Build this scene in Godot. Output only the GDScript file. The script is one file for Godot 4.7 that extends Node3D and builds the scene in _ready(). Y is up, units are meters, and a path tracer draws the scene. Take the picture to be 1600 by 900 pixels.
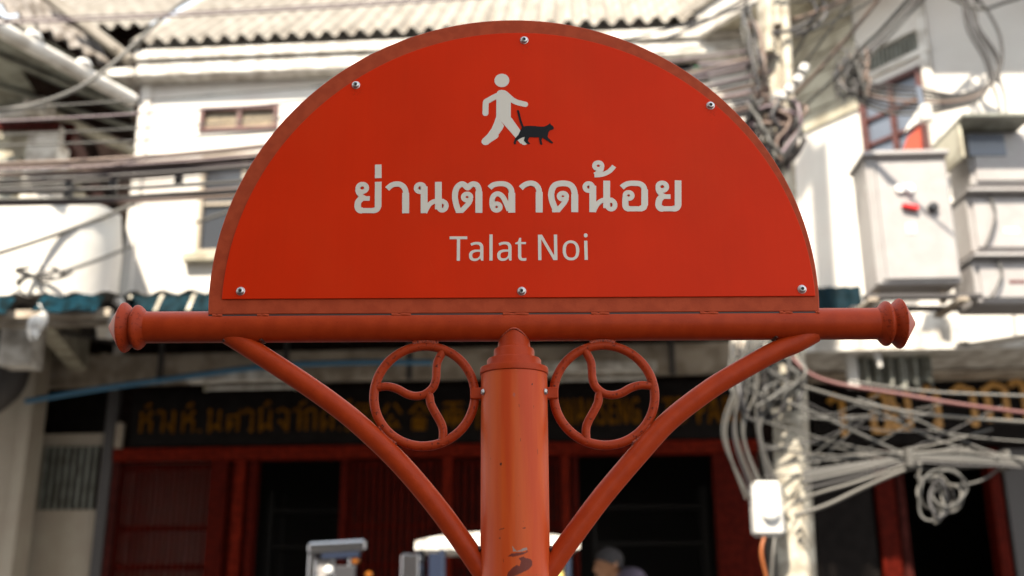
extends Node3D

var used := {}
var tex := {}
var M := {}

# ------------------------------------------------------------------ naming
func numbered(parent: Node, called: String) -> String:
	var key := str(parent.get_instance_id()) + called
	var n: int = used.get(key, 0)
	used[key] = n + 1
	return called if n == 0 else "%s_%03d" % [called, n]

func tag(o: Node, label: String, category: String, group := "", kind := "") -> Node:
	if label != "": o.set_meta("label", label)
	if category != "": o.set_meta("category", category)
	if group != "": o.set_meta("group", group)
	if kind != "": o.set_meta("kind", kind)
	return o

func thing(called: String, label: String, category: String, at := Transform3D.IDENTITY, group := "") -> Node3D:
	var o := Node3D.new()
	o.name = numbered(self, called)
	add_child(o, true)
	o.transform = at
	tag(o, label, category, group)
	return o

func obj(called: String, st, m: Material, parent: Node = self) -> MeshInstance3D:
	var o := MeshInstance3D.new()
	o.name = numbered(parent, called)
	o.mesh = st.commit() if st is SurfaceTool else st
	o.material_override = m
	parent.add_child(o, true)
	return o

func place(called: String, m: Mesh, mt: Material, parent: Node, t: Transform3D) -> MeshInstance3D:
	var o := obj(called, m, mt, parent)
	o.transform = t
	return o

# ------------------------------------------------------------------ mesh helpers
func mb() -> SurfaceTool:
	var st := SurfaceTool.new()
	st.begin(Mesh.PRIMITIVE_TRIANGLES)
	return st

func vert(st: SurfaceTool, p: Vector3, n: Vector3, uv := Vector2.ZERO) -> void:
	st.set_normal(n)
	st.set_uv(uv)
	st.add_vertex(p)

func tri(st: SurfaceTool, a: Vector3, b: Vector3, c: Vector3, na: Vector3, nb: Vector3, nc: Vector3, ua := Vector2.ZERO, ub := Vector2.ZERO, uc := Vector2.ZERO) -> void:
	vert(st, a, na, ua)
	if (b - a).cross(c - a).dot(na + nb + nc) > 0.0:
		vert(st, c, nc, uc)
		vert(st, b, nb, ub)
	else:
		vert(st, b, nb, ub)
		vert(st, c, nc, uc)

func quad(st: SurfaceTool, a: Vector3, b: Vector3, c: Vector3, d: Vector3, n: Vector3) -> void:
	tri(st, a, b, c, n, n, n)
	tri(st, a, c, d, n, n, n)

func quad_auto(st: SurfaceTool, a: Vector3, b: Vector3, c: Vector3, d: Vector3, away: Vector3) -> void:
	var n := (c - a).cross(d - b).normalized()
	if n.dot(away) < 0.0: n = -n
	quad(st, a, b, c, d, n)

func box(st: SurfaceTool, lo: Vector3, hi: Vector3, t := Transform3D.IDENTITY, ch := 0.0) -> void:
	# a box with chamfered edges
	var c := (lo + hi) / 2.0
	var h := (hi - lo).abs() / 2.0
	var k := minf(ch, 0.45 * minf(h.x, minf(h.y, h.z)))
	for ax in 3:
		for s in [-1.0, 1.0]:
			var b := (ax + 1) % 3
			var d := (ax + 2) % 3
			var q := []
			for w in [[-1, -1], [1, -1], [1, 1], [-1, 1]]:
				var p := c
				p[ax] += s * h[ax]
				p[b] += w[0] * (h[b] - k)
				p[d] += w[1] * (h[d] - k)
				q.append(t * p)
			var n := Vector3.ZERO
			n[ax] = s
			quad(st, q[0], q[1], q[2], q[3], t.basis * n)
	if k <= 0.0: return
	for ax in 3:
		var b := (ax + 1) % 3
		var d := (ax + 2) % 3
		for s in [-1.0, 1.0]:
			for r in [-1.0, 1.0]:
				var q := []
				for w in [[-1, 0], [1, 0], [1, 1], [-1, 1]]:
					var p := c
					p[ax] += w[0] * (h[ax] - k)
					p[b] += s * (h[b] - (k if w[1] == 0 else 0.0))
					p[d] += r * (h[d] - (0.0 if w[1] == 0 else k))
					q.append(t * p)
				var n := Vector3.ZERO
				n[b] = s
				n[d] = r
				quad(st, q[0], q[1], q[2], q[3], (t.basis * n).normalized())

func bx(lo: Vector3, hi: Vector3, ch := 0.0) -> SurfaceTool:
	var st := mb()
	box(st, lo, hi, Transform3D.IDENTITY, ch)
	return st

func curve(pts: Array, steps: int) -> PackedVector3Array:
	# Catmull-Rom through the points
	var out := PackedVector3Array()
	var n := pts.size()
	for i in n - 1:
		var p0: Vector3 = pts[maxi(i - 1, 0)]
		var p1: Vector3 = pts[i]
		var p2: Vector3 = pts[i + 1]
		var p3: Vector3 = pts[mini(i + 2, n - 1)]
		for k in steps:
			var t := float(k) / steps
			out.append(0.5 * (2.0 * p1 + (p2 - p0) * t + (2.0 * p0 - 5.0 * p1 + 4.0 * p2 - p3) * t * t + (3.0 * p1 - p0 - 3.0 * p2 + p3) * t * t * t))
	out.append(pts[n - 1])
	return out

func tube(st: SurfaceTool, path: PackedVector3Array, r: float, sides := 8, closed := false, r_end := -1.0) -> void:
	var n := path.size()
	var rings := []
	var side := Vector3.ZERO
	for i in n:
		var a := path[(i - 1 + n) % n] if closed else path[maxi(i - 1, 0)]
		var b := path[(i + 1) % n] if closed else path[mini(i + 1, n - 1)]
		var t := (b - a).normalized()
		if side == Vector3.ZERO:
			side = t.cross(Vector3.UP if absf(t.y) < 0.9 else Vector3.RIGHT).normalized()
		side = (side - t * side.dot(t)).normalized()
		var up := side.cross(t).normalized()
		var rr := r if r_end < 0.0 else lerpf(r, r_end, float(i) / (n - 1))
		var ring := []
		for k in sides + 1:
			var an := TAU * k / sides
			var d := side * cos(an) + up * sin(an)
			ring.append([path[i] + d * rr, d])
		rings.append(ring)
	for i in (n if closed else n - 1):
		var A: Array = rings[i]
		var B: Array = rings[(i + 1) % n]
		for k in sides:
			tri(st, A[k][0], A[k + 1][0], B[k + 1][0], A[k][1], A[k + 1][1], B[k + 1][1])
			tri(st, A[k][0], B[k + 1][0], B[k][0], A[k][1], B[k + 1][1], B[k][1])
	if not closed:
		for e in [0, n - 1]:
			var t := (path[1] - path[0]).normalized() * -1.0 if e == 0 else (path[n - 1] - path[n - 2]).normalized()
			for k in sides:
				tri(st, path[e], rings[e][k][0], rings[e][k + 1][0], t, t, t)

func rod(st: SurfaceTool, a: Vector3, b: Vector3, r: float, sides := 8) -> void:
	tube(st, PackedVector3Array([a, b]), r, sides)

func lathe(st: SurfaceTool, prof: Array, t: Transform3D, sides := 48) -> void:
	# prof: Vector2(radius, height) from bottom to top, turned about t's y axis; flat bands keep hard edges
	var at := 0.0
	for i in prof.size() - 1:
		var p: Vector2 = prof[i]
		var q: Vector2 = prof[i + 1]
		var dn := Vector2(q.y - p.y, p.x - q.x).normalized()
		var dp := dn
		var dq := dn
		if i > 0:
			var e := Vector2(p.y - prof[i - 1].y, prof[i - 1].x - p.x).normalized()
			if e.dot(dn) > 0.8: dp = (e + dn).normalized()
		if i < prof.size() - 2:
			var e := Vector2(prof[i + 2].y - q.y, q.x - prof[i + 2].x).normalized()
			if e.dot(dn) > 0.8: dq = (e + dn).normalized()
		for k in sides:
			var a := TAU * k / sides
			var b := TAU * (k + 1) / sides
			var A := Vector3(sin(a), 0, cos(a))
			var B := Vector3(sin(b), 0, cos(b))
			var pa := t * (A * p.x + Vector3.UP * p.y)
			var pb := t * (B * p.x + Vector3.UP * p.y)
			var qa := t * (A * q.x + Vector3.UP * q.y)
			var qb := t * (B * q.x + Vector3.UP * q.y)
			var npa := t.basis * (A * dp.x + Vector3.UP * dp.y)
			var npb := t.basis * (B * dp.x + Vector3.UP * dp.y)
			var nqa := t.basis * (A * dq.x + Vector3.UP * dq.y)
			var nqb := t.basis * (B * dq.x + Vector3.UP * dq.y)
			var u0 := float(k) / sides
			var u1 := float(k + 1) / sides
			if p.x > 1e-5: tri(st, pa, pb, qb, npa, npb, nqb, Vector2(u0, p.y), Vector2(u1, p.y), Vector2(u1, q.y))
			if q.x > 1e-5: tri(st, pa, qb, qa, npa, nqb, nqa, Vector2(u0, p.y), Vector2(u1, q.y), Vector2(u0, q.y))

func prism(st: SurfaceTool, poly: PackedVector2Array, z0: float, z1: float) -> void:
	var idx := Geometry2D.triangulate_polygon(poly)
	for i in range(0, idx.size(), 3):
		var a := poly[idx[i]]
		var b := poly[idx[i + 1]]
		var c := poly[idx[i + 2]]
		tri(st, Vector3(a.x, a.y, z1), Vector3(b.x, b.y, z1), Vector3(c.x, c.y, z1), Vector3.BACK, Vector3.BACK, Vector3.BACK)
		tri(st, Vector3(a.x, a.y, z0), Vector3(b.x, b.y, z0), Vector3(c.x, c.y, z0), Vector3.FORWARD, Vector3.FORWARD, Vector3.FORWARD)
	var s := -1.0 if Geometry2D.is_polygon_clockwise(poly) else 1.0
	for i in poly.size():
		var a := poly[i]
		var b := poly[(i + 1) % poly.size()]
		var n := Vector3(b.y - a.y, a.x - b.x, 0).normalized() * s
		quad(st, Vector3(a.x, a.y, z0), Vector3(b.x, b.y, z0), Vector3(b.x, b.y, z1), Vector3(a.x, a.y, z1), n)

# flat shapes: strokes and outlines joined into one outline with its holes
func stroke(pts, w: float, round_end := false) -> Array:
	# in fifths of a millimetre, so that round joints keep their arcs
	var big := PackedVector2Array()
	for p in pts: big.append(p * 5000.0)
	var out := []
	for q in Geometry2D.offset_polyline(big, w * 2500.0, Geometry2D.JOIN_ROUND, Geometry2D.END_ROUND if round_end else Geometry2D.END_BUTT):
		var small := PackedVector2Array()
		for p in q: small.append(p / 5000.0)
		out.append(small)
	return out

func ring(c: Vector2, rx: float, ry: float, w: float) -> Array:
	var out := []
	for h in 2:
		var pts := PackedVector2Array()
		for k in 15:
			var a := PI * h - 0.12 + (PI + 0.24) * k / 14.0
			pts.append(c + Vector2(cos(a) * rx, sin(a) * ry))
		out.append_array(stroke(pts, w))
	return out

func smooth2(pts, steps := 5) -> PackedVector2Array:
	var v := []
	for p in pts: v.append(Vector3(p.x, p.y, 0))
	var out := PackedVector2Array()
	for p in curve(v, steps): out.append(Vector2(p.x, p.y))
	return out

func joined(polys: Array) -> Array:
	# union of simple polygons, cut into pieces that have no holes
	var outer := []
	var holes := []
	var acc := []
	for p in polys:
		var q: PackedVector2Array = p
		if Geometry2D.is_polygon_clockwise(q): q.reverse()
		var rest := []
		var changed := true
		while changed:
			changed = false
			rest = []
			for a in acc:
				var m := Geometry2D.merge_polygons(a, q)
				var solids := []
				var hs := []
				for r in m:
					if Geometry2D.is_polygon_clockwise(r): hs.append(r)
					else: solids.append(r)
				if solids.size() == 1:
					q = solids[0]
					holes.append_array(hs)
					changed = true
				else:
					rest.append(a)
			acc = rest
		acc.append(q)
	outer = acc
	# a hole counts only where none of the shapes covers it
	var clear := []
	for h in holes:
		var left := [h]
		for p in polys:
			var nxt := []
			for l in left:
				for c in Geometry2D.clip_polygons(l, p):
					if not Geometry2D.is_polygon_clockwise(c): nxt.append(c)
			left = nxt
		clear.append_array(left)
	var lo := Vector2(1e9, 1e9)
	var hi := -lo
	for o in outer:
		for p in o:
			lo = lo.min(p)
			hi = hi.max(p)
	var xs := [lo.x - 1.0]
	for h in clear:
		var a := 1e9
		var b := -1e9
		for p in h:
			a = minf(a, p.x)
			b = maxf(b, p.x)
		xs.append((a + b) / 2.0)
	xs.append(hi.x + 1.0)
	xs.sort()
	var out := []
	for i in xs.size() - 1:
		if xs[i + 1] - xs[i] < 1e-6: continue
		var slab := PackedVector2Array([Vector2(xs[i], lo.y - 1), Vector2(xs[i + 1], lo.y - 1), Vector2(xs[i + 1], hi.y + 1), Vector2(xs[i], hi.y + 1)])
		for o in outer:
			var pieces: Array = Array(Geometry2D.intersect_polygons(o, slab))
			for h in clear:
				var nxt := []
				for p in pieces: nxt.append_array(Array(Geometry2D.clip_polygons(p, h)))
				pieces = nxt
			out.append_array(pieces)
	return out

func flat(polys: Array, z0: float, z1: float) -> SurfaceTool:
	var st := mb()
	var big := []
	for p in polys:
		var b := PackedVector2Array()
		for v in p: b.append(v * 5000.0)
		big.append(b)
	for p in joined(big):
		var s := PackedVector2Array()
		for v in p: s.append(v / 5000.0)
		prism(st, s, z0, z1)
	return st

func wall_with_holes(st: SurfaceTool, x0: float, x1: float, y0: float, y1: float, z0: float, z1: float, holes: Array) -> void:
	# a wall of blocks butted end to end round its openings (Rect2 in x, y)
	var xs := [x0, x1]
	for h in holes:
		xs.append(h.position.x)
		xs.append(h.end.x)
	xs.sort()
	for i in xs.size() - 1:
		if xs[i + 1] - xs[i] < 1e-4: continue
		var mid: float = (xs[i] + xs[i + 1]) / 2.0
		var spans := []
		for h in holes:
			if h.position.x < mid and h.end.x > mid: spans.append([h.position.y, h.end.y])
		spans.sort_custom(func(a, b): return a[0] < b[0])
		var y := y0
		for s in spans:
			if s[0] > y: box(st, Vector3(xs[i], y, z0), Vector3(xs[i + 1], s[0], z1))
			y = s[1]
		if y1 > y: box(st, Vector3(xs[i], y, z0), Vector3(xs[i + 1], y1, z1))

func corrugated(st: SurfaceTool, o: Vector3, across: Vector3, down: Vector3, width: float, length: float, pitch: float, amp: float, thick := 0.008, per := 8) -> void:
	# a wavy sheet: waves run along «down», repeat along «across»
	var n := across.cross(down).normalized()
	if n.y < 0.0: n = -n
	var k := int(width / pitch * per)
	for i in k:
		var q := []
		for j in [i, i + 1]:
			var x: float = width * j / k
			var h: float = amp * sin(TAU * x / pitch)
			var g: float = amp * TAU / pitch * cos(TAU * x / pitch)
			q.append([o + across * x + n * h, (n - across * g).normalized()])
		var d := down * length
		var s := n * thick
		tri(st, q[0][0], q[1][0], q[1][0] + d, q[0][1], q[1][1], q[1][1])
		tri(st, q[0][0], q[1][0] + d, q[0][0] + d, q[0][1], q[1][1], q[0][1])
		tri(st, q[0][0] - s, q[1][0] - s, q[1][0] + d - s, -q[0][1], -q[1][1], -q[1][1])
		tri(st, q[0][0] - s, q[1][0] + d - s, q[0][0] + d - s, -q[0][1], -q[1][1], -q[0][1])
		quad(st, q[0][0] + d, q[1][0] + d, q[1][0] + d - s, q[0][0] + d - s, down)

# ------------------------------------------------------------------ bodies: distance fields meshed as surface nets
func body(bones: Array, cell: float, k := 0.03) -> SurfaceTool:
	# bones: [a, b, radius a, radius b]
	var lo := Vector3(1e9, 1e9, 1e9)
	var hi := -lo
	for b in bones:
		var r: float = maxf(b[2], b[3]) + cell * 2.0
		lo = lo.min(b[0] - Vector3.ONE * r).min(b[1] - Vector3.ONE * r)
		hi = hi.max(b[0] + Vector3.ONE * r).max(b[1] + Vector3.ONE * r)
	var nx := int((hi.x - lo.x) / cell) + 2
	var ny := int((hi.y - lo.y) / cell) + 2
	var nz := int((hi.z - lo.z) / cell) + 2
	var f := PackedFloat32Array()
	f.resize(nx * ny * nz)
	f.fill(1.0)
	for b in bones:
		var a: Vector3 = b[0]
		var ab: Vector3 = b[1] - b[0]
		var l2: float = maxf(ab.length_squared(), 1e-9)
		var reach: float = maxf(b[2], b[3]) + cell * 2.0 + k * 2.0
		var p0: Vector3 = (a.min(b[1]) - Vector3.ONE * reach - lo) / cell
		var p1: Vector3 = (a.max(b[1]) + Vector3.ONE * reach - lo) / cell
		for z in range(maxi(0, int(p0.z)), mini(nz, int(p1.z) + 2)):
			for y in range(maxi(0, int(p0.y)), mini(ny, int(p1.y) + 2)):
				for x in range(maxi(0, int(p0.x)), mini(nx, int(p1.x) + 2)):
					var p := lo + Vector3(x, y, z) * cell
					var t := clampf((p - a).dot(ab) / l2, 0.0, 1.0)
					var d: float = (p - a - ab * t).length() - lerpf(b[2], b[3], t)
					var i := (z * ny + y) * nx + x
					var o := f[i]
					var h := maxf(k - absf(d - o), 0.0) / k
					f[i] = minf(d, o) - h * h * k * 0.25
	var at := {}
	var pos := PackedVector3Array()
	var nor := PackedVector3Array()
	for z in nz - 1:
		for y in ny - 1:
			for x in nx - 1:
				var i := (z * ny + y) * nx + x
				var v := [f[i], f[i + 1], f[i + nx], f[i + nx + 1], f[i + nx * ny], f[i + nx * ny + 1], f[i + nx * ny + nx], f[i + nx * ny + nx + 1]]
				var neg := 0
				for q in v: neg += 1 if q < 0.0 else 0
				if neg == 0 or neg == 8: continue
				var s := Vector3.ZERO
				var c := 0
				for e in [[0, 1], [2, 3], [4, 5], [6, 7], [0, 2], [1, 3], [4, 6], [5, 7], [0, 4], [1, 5], [2, 6], [3, 7]]:
					var q0: float = v[e[0]]
					var q1: float = v[e[1]]
					if (q0 < 0.0) != (q1 < 0.0):
						var t := q0 / (q0 - q1)
						var A := Vector3(e[0] & 1, (e[0] >> 1) & 1, e[0] >> 2)
						var B := Vector3(e[1] & 1, (e[1] >> 1) & 1, e[1] >> 2)
						s += A.lerp(B, t)
						c += 1
				at[i] = pos.size()
				pos.append(lo + (Vector3(x, y, z) + s / c) * cell)
				nor.append(Vector3(v[1] + v[3] + v[5] + v[7] - v[0] - v[2] - v[4] - v[6], v[2] + v[3] + v[6] + v[7] - v[0] - v[1] - v[4] - v[5], v[4] + v[5] + v[6] + v[7] - v[0] - v[1] - v[2] - v[3]).normalized())
	var st := mb()
	var step := [1, nx, nx * ny]
	for i in at:
		for ax in 3:
			var j: int = i + step[ax]
			if j >= f.size() or (f[i] < 0.0) == (f[j] < 0.0): continue
			var b: int = step[(ax + 1) % 3]
			var c: int = step[(ax + 2) % 3]
			if not (at.has(i - b) and at.has(i - c) and at.has(i - b - c)): continue
			var q := [at[i], at[i - b], at[i - b - c], at[i - c]]
			tri(st, pos[q[0]], pos[q[1]], pos[q[2]], nor[q[0]], nor[q[1]], nor[q[2]])
			tri(st, pos[q[0]], pos[q[2]], pos[q[3]], nor[q[0]], nor[q[2]], nor[q[3]])
	return st

# ------------------------------------------------------------------ materials
func noise_tex(called: String, seed_: int, freq: float, dark: Color, light: Color, lo := 0.3, hi := 0.7, oct := 5, size := 512) -> NoiseTexture2D:
	var n := FastNoiseLite.new()
	n.seed = seed_
	n.noise_type = FastNoiseLite.TYPE_SIMPLEX_SMOOTH
	n.frequency = freq
	n.fractal_octaves = oct
	var g := Gradient.new()
	g.offsets = PackedFloat32Array([lo, hi])
	g.colors = PackedColorArray([dark, light])
	var t := NoiseTexture2D.new()
	t.width = size
	t.height = size
	t.seamless = true
	t.noise = n
	t.color_ramp = g
	tex[called] = t
	return t

func mat(called: String, c: Color, rough := 0.7, metal := 0.0, grain := "", scale := 1.0, spec := 0.5) -> StandardMaterial3D:
	# c is a real-world base colour (linear)
	var m := StandardMaterial3D.new()
	m.resource_name = called
	m.albedo_color = c.linear_to_srgb()
	m.roughness = rough
	m.metallic = metal
	m.metallic_specular = spec
	if grain != "":
		m.albedo_texture = tex[grain]
		m.uv1_triplanar = true
		m.uv1_world_triplanar = true
		m.uv1_scale = Vector3.ONE * scale
	M[called] = m
	return m

func bump(m: StandardMaterial3D, t: String, cm: float) -> void:
	m.heightmap_enabled = true
	m.heightmap_texture = tex[t]
	m.heightmap_scale = cm

func materials() -> void:
	noise_tex("mottle", 3, 0.012, Color(0.78, 0.76, 0.74), Color(1, 1, 1), 0.3, 0.65)
	noise_tex("faint", 5, 0.01, Color(0.965, 0.95, 0.95), Color(1, 1, 1), 0.2, 0.8, 3)
	noise_tex("dirty", 7, 0.014, Color(0.5, 0.46, 0.42), Color(1, 1, 1), 0.25, 0.6, 6)
	noise_tex("weathered", 9, 0.01, Color(0.945, 0.915, 0.895), Color(1, 1, 1), 0.3, 0.7, 6)
	noise_tex("height", 11, 0.06, Color.BLACK, Color.WHITE, 0.2, 0.8, 4)
	noise_tex("specks", 17, 0.05, Color(0.42, 0.32, 0.28), Color(1, 1, 1), 0.03, 0.11, 4)
	noise_tex("worn", 19, 0.035, Color(0.45, 0.38, 0.33), Color(1, 1, 1), 0.13, 0.30, 5)
	# the sign
	var pw := mat("orange_paint_worn", Color(0.36, 0.038, 0.006), 0.5, 0.0, "weathered", 5.0, 0.3)
	pw.detail_enabled = true
	pw.detail_blend_mode = BaseMaterial3D.BLEND_MODE_MUL
	pw.detail_albedo = tex["worn"]
	pw.detail_uv_layer = BaseMaterial3D.DETAIL_UV_1
	bump(pw, "height", 0.012)
	var p := mat("orange_paint", Color(0.39, 0.040, 0.006), 0.45, 0.0, "weathered", 5.0, 0.28)
	p.detail_enabled = true
	p.detail_blend_mode = BaseMaterial3D.BLEND_MODE_MUL
	p.detail_albedo = tex["specks"]
	p.detail_uv_layer = BaseMaterial3D.DETAIL_UV_1
	bump(p, "height", 0.01)
	var r := mat("orange_paint_post", Color(1, 1, 1), 0.48, 0.0, "", 1.0, 0.36)
	r.albedo_texture = post_texture()
	bump(r, "height", 0.01)
	var b := mat("faded_paint", Color(0.40, 0.058, 0.018), 0.65, 0.0, "weathered", 6.0, 0.3)
	bump(b, "height", 0.008)
	var sr := mat("sign_red", Color(1, 1, 1), 0.42, 0.0, "", 1.0, 0.2)
	sr.albedo_texture = face_texture()
	mat("print_grey", Color(0.66, 0.60, 0.515), 0.4)
	mat("print_black", Color(0.011, 0.011, 0.013), 0.5, 0.0, "", 1.0, 0.25)
	mat("screw_steel", Color(0.52, 0.51, 0.50), 0.38, 1.0)
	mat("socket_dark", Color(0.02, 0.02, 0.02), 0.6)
	mat("grime", Color(0.10, 0.022, 0.010), 0.7, 0.0, "dirty", 30.0)
	mat("weld", Color(0.42, 0.05, 0.010), 0.55, 0.0, "dirty", 30.0)
	# the street
	mat("asphalt", Color(0.05, 0.05, 0.052), 0.9, 0.0, "mottle", 0.7)
	mat("pavement", Color(0.26, 0.25, 0.23), 0.85, 0.0, "dirty", 0.6)
	var w := mat("white_wall", Color(0.62, 0.605, 0.57), 0.8, 0.0, "faint", 0.3)
	bump(w, "height", 0.15)
	mat("trim_white", Color(0.66, 0.64, 0.60), 0.7, 0.0, "mottle", 0.8)
	mat("cream_wall", Color(0.42, 0.40, 0.32), 0.8, 0.0, "mottle", 0.6)
	mat("concrete", Color(0.40, 0.345, 0.28), 0.85, 0.0, "mottle", 0.5)
	mat("pole_concrete", Color(0.46, 0.43, 0.36), 0.85, 0.0, "mottle", 1.2)
	mat("roof_sheet", Color(0.26, 0.24, 0.21), 0.9, 0.0, "mottle", 0.5)
	mat("old_roof_sheet", Color(0.22, 0.20, 0.185), 0.9, 0.0, "dirty", 0.8)
	mat("soffit_metal", Color(0.22, 0.23, 0.20), 0.6, 0.0, "mottle", 0.8)
	mat("dark_wood", Color(0.018, 0.011, 0.009), 0.7, 0.0, "mottle", 1.5, 0.12)
	mat("maroon", Color(0.055, 0.012, 0.010), 0.6, 0.0, "mottle", 1.5, 0.12)
	mat("window_red", Color(0.10, 0.034, 0.030), 0.55, 0.0, "mottle", 2.0)
	mat("beige_frame", Color(0.36, 0.315, 0.25), 0.6, 0.0, "faint", 0.6)
	mat("gate_red", Color(0.07, 0.006, 0.003), 0.5, 0.0, "mottle", 2.0, 0.12)
	mat("lintel_red", Color(0.13, 0.0105, 0.004), 0.5, 0.0, "mottle", 2.0, 0.12)
	mat("signboard_black", Color(0.008, 0.006, 0.0055), 0.6, 0.0, "mottle", 1.0, 0.2)
	mat("gold", Color(0.55, 0.27, 0.035), 0.4, 0.0, "mottle", 4.0)
	mat("gold_shaded", Color(0.15, 0.062, 0.0045), 0.6, 0.0, "mottle", 2.0, 0.1)  # darker copy of gold; the shade over the long board is in its colour
	mat("glass_dark", Color(0.05, 0.055, 0.065), 0.08, 0.0)
	mat("glass_blue", Color(0.12, 0.14, 0.18), 0.1, 0.0)
	mat("frosted_amber", Color(0.26, 0.205, 0.13), 0.35, 0.0, "mottle", 3.0)
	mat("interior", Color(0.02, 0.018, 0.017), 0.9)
	mat("awning_blue", Color(0.0055, 0.021, 0.030), 0.7, 0.0, "dirty", 1.6, 0.15)
	mat("awning_grey", Color(0.10, 0.095, 0.09), 0.6, 0.0, "dirty", 1.0)
	mat("steel_dark", Color(0.05, 0.045, 0.045), 0.6)
	mat("awning_teal", Color(0.003, 0.027, 0.042), 0.7, 0.0, "dirty", 1.6, 0.15)
	mat("blue_sheet_shaded", Color(0.004, 0.016, 0.024), 0.6, 0.0, "mottle", 1.0, 0.2)  # awning blue darkened; the shade below the cabinets is in this colour
	mat("pipe_blue", Color(0.05, 0.17, 0.30), 0.4)
	mat("cabinet_grey", Color(0.30, 0.29, 0.288), 0.45, 0.0, "faint", 1.5)
	mat("plastic_white", Color(0.52, 0.51, 0.49), 0.45)
	mat("rag_white", Color(0.70, 0.69, 0.67), 0.9, 0.0, "mottle", 6.0)
	mat("red_plastic", Color(0.60, 0.02, 0.02), 0.35)
	mat("black_plastic", Color(0.02, 0.02, 0.022), 0.4)
	mat("cable_black", Color(0.028, 0.026, 0.027), 0.5)
	mat("cable_violet", Color(0.13, 0.095, 0.11), 0.5)
	mat("cable_brown", Color(0.15, 0.105, 0.085), 0.6)
	mat("cable_grey", Color(0.055, 0.053, 0.049), 0.55)
	mat("cable_white", Color(0.08, 0.075, 0.067), 0.5)
	mat("cable_red", Color(0.10, 0.032, 0.030), 0.5)
	mat("cable_orange", Color(0.30, 0.085, 0.02), 0.5)
	mat("canvas_white", Color(0.74, 0.73, 0.69), 0.7, 0.0, "mottle", 2.0)
	mat("blue_paint", Color(0.013, 0.020, 0.042), 0.35)
	mat("yellow_paint", Color(0.72, 0.55, 0.16), 0.45)
	mat("stainless", Color(0.40, 0.40, 0.42), 0.22, 1.0)
	mat("rubber", Color(0.02, 0.02, 0.02), 0.8)
	mat("vinyl_black", Color(0.03, 0.03, 0.035), 0.5)
	mat("amber_lens", Color(0.22, 0.07, 0.01), 0.2)
	mat("lens_white", Color(0.80, 0.80, 0.78), 0.15)
	mat("skin", Color(0.36, 0.17, 0.085), 0.55)
	mat("cap_grey", Color(0.05, 0.046, 0.05), 0.85, 0.0, "mottle", 8.0)
	mat("shirt_violet", Color(0.14, 0.115, 0.17), 0.9, 0.0, "mottle", 8.0)
	mat("trousers", Color(0.035, 0.035, 0.045), 0.9)
	mat("hair", Color(0.012, 0.01, 0.01), 0.6)
	mat("cloth_red", Color(0.34, 0.055, 0.03), 0.85)
	mat("green_plastic", Color(0.04, 0.42, 0.14), 0.4)
	var tarp := mat("tarp_grey", Color(0.30, 0.31, 0.28), 0.55, 0.0, "mottle", 3.0)
	tarp.backlight_enabled = true
	tarp.backlight = Color(0.35, 0.36, 0.33)

func face_texture() -> ImageTexture:
	# the printed red sheet: uneven fading, faint rain streaks, fine scratches and a little dirt below the screws
	var w := 1100
	var h := 560
	var im := Image.create(w, h, false, Image.FORMAT_RGB8)
	var n := FastNoiseLite.new()
	n.seed = 41
	n.frequency = 0.004
	n.fractal_octaves = 4
	var s := FastNoiseLite.new()
	s.seed = 42
	s.frequency = 0.06
	s.fractal_octaves = 3
	var g := FastNoiseLite.new()
	g.seed = 43
	g.frequency = 0.35
	for y in h:
		for x in w:
			var k := 1.0 + 0.035 * n.get_noise_2d(x, y) + 0.007 * s.get_noise_2d(x, y * 0.04) + 0.012 * g.get_noise_2d(x, y)
			var fade := 0.012 + 0.02 * clampf(n.get_noise_2d(x + 900, y * 0.6), 0, 1)
			im.set_pixel(x, y, Color(0.808 * k, 0.163 * k + fade, 0.018 * k + fade))
	var rng := RandomNumberGenerator.new()
	rng.seed = 44
	for i in 46:
		var p := Vector2(rng.randf_range(60, w - 60), rng.randf_range(60, h - 20))
		var d := Vector2.from_angle(rng.randf_range(-0.9, 0.9) + (PI / 2 if i % 3 == 0 else 0.0))
		var l := rng.randi_range(4, 26)
		var v := rng.randf_range(0.03, 0.11)
		for k in l:
			var q := p + d * k
			if q.x < 1 or q.y < 1 or q.x > w - 2 or q.y > h - 2: continue
			var c := im.get_pixelv(Vector2i(q))
			im.set_pixelv(Vector2i(q), c.lerp(Color(0.85, 0.62, 0.56), v))
	for c in [[Vector2(0.0231, 2.4713), 1], [Vector2(-0.3000, 2.3769), 1], [Vector2(0.3762, 2.3299), 2], [Vector2(0.0143, 1.9643), 1]]:
		var q: Vector2 = (c[0] - Vector2(-0.54, 1.94)) * Vector2(1000, -900) + Vector2(0, h)
		for k in 60 * c[1]:
			var e := q + Vector2(rng.randfn(2.0, 5.0), rng.randfn(9.0, 6.0))
			if e.x > 1 and e.y > 1 and e.x < w - 1 and e.y < h - 1: im.set_pixelv(Vector2i(e), im.get_pixelv(Vector2i(e)).lerp(Color(0.35, 0.12, 0.10), 0.22))
	return ImageTexture.create_from_image(im)

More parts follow.
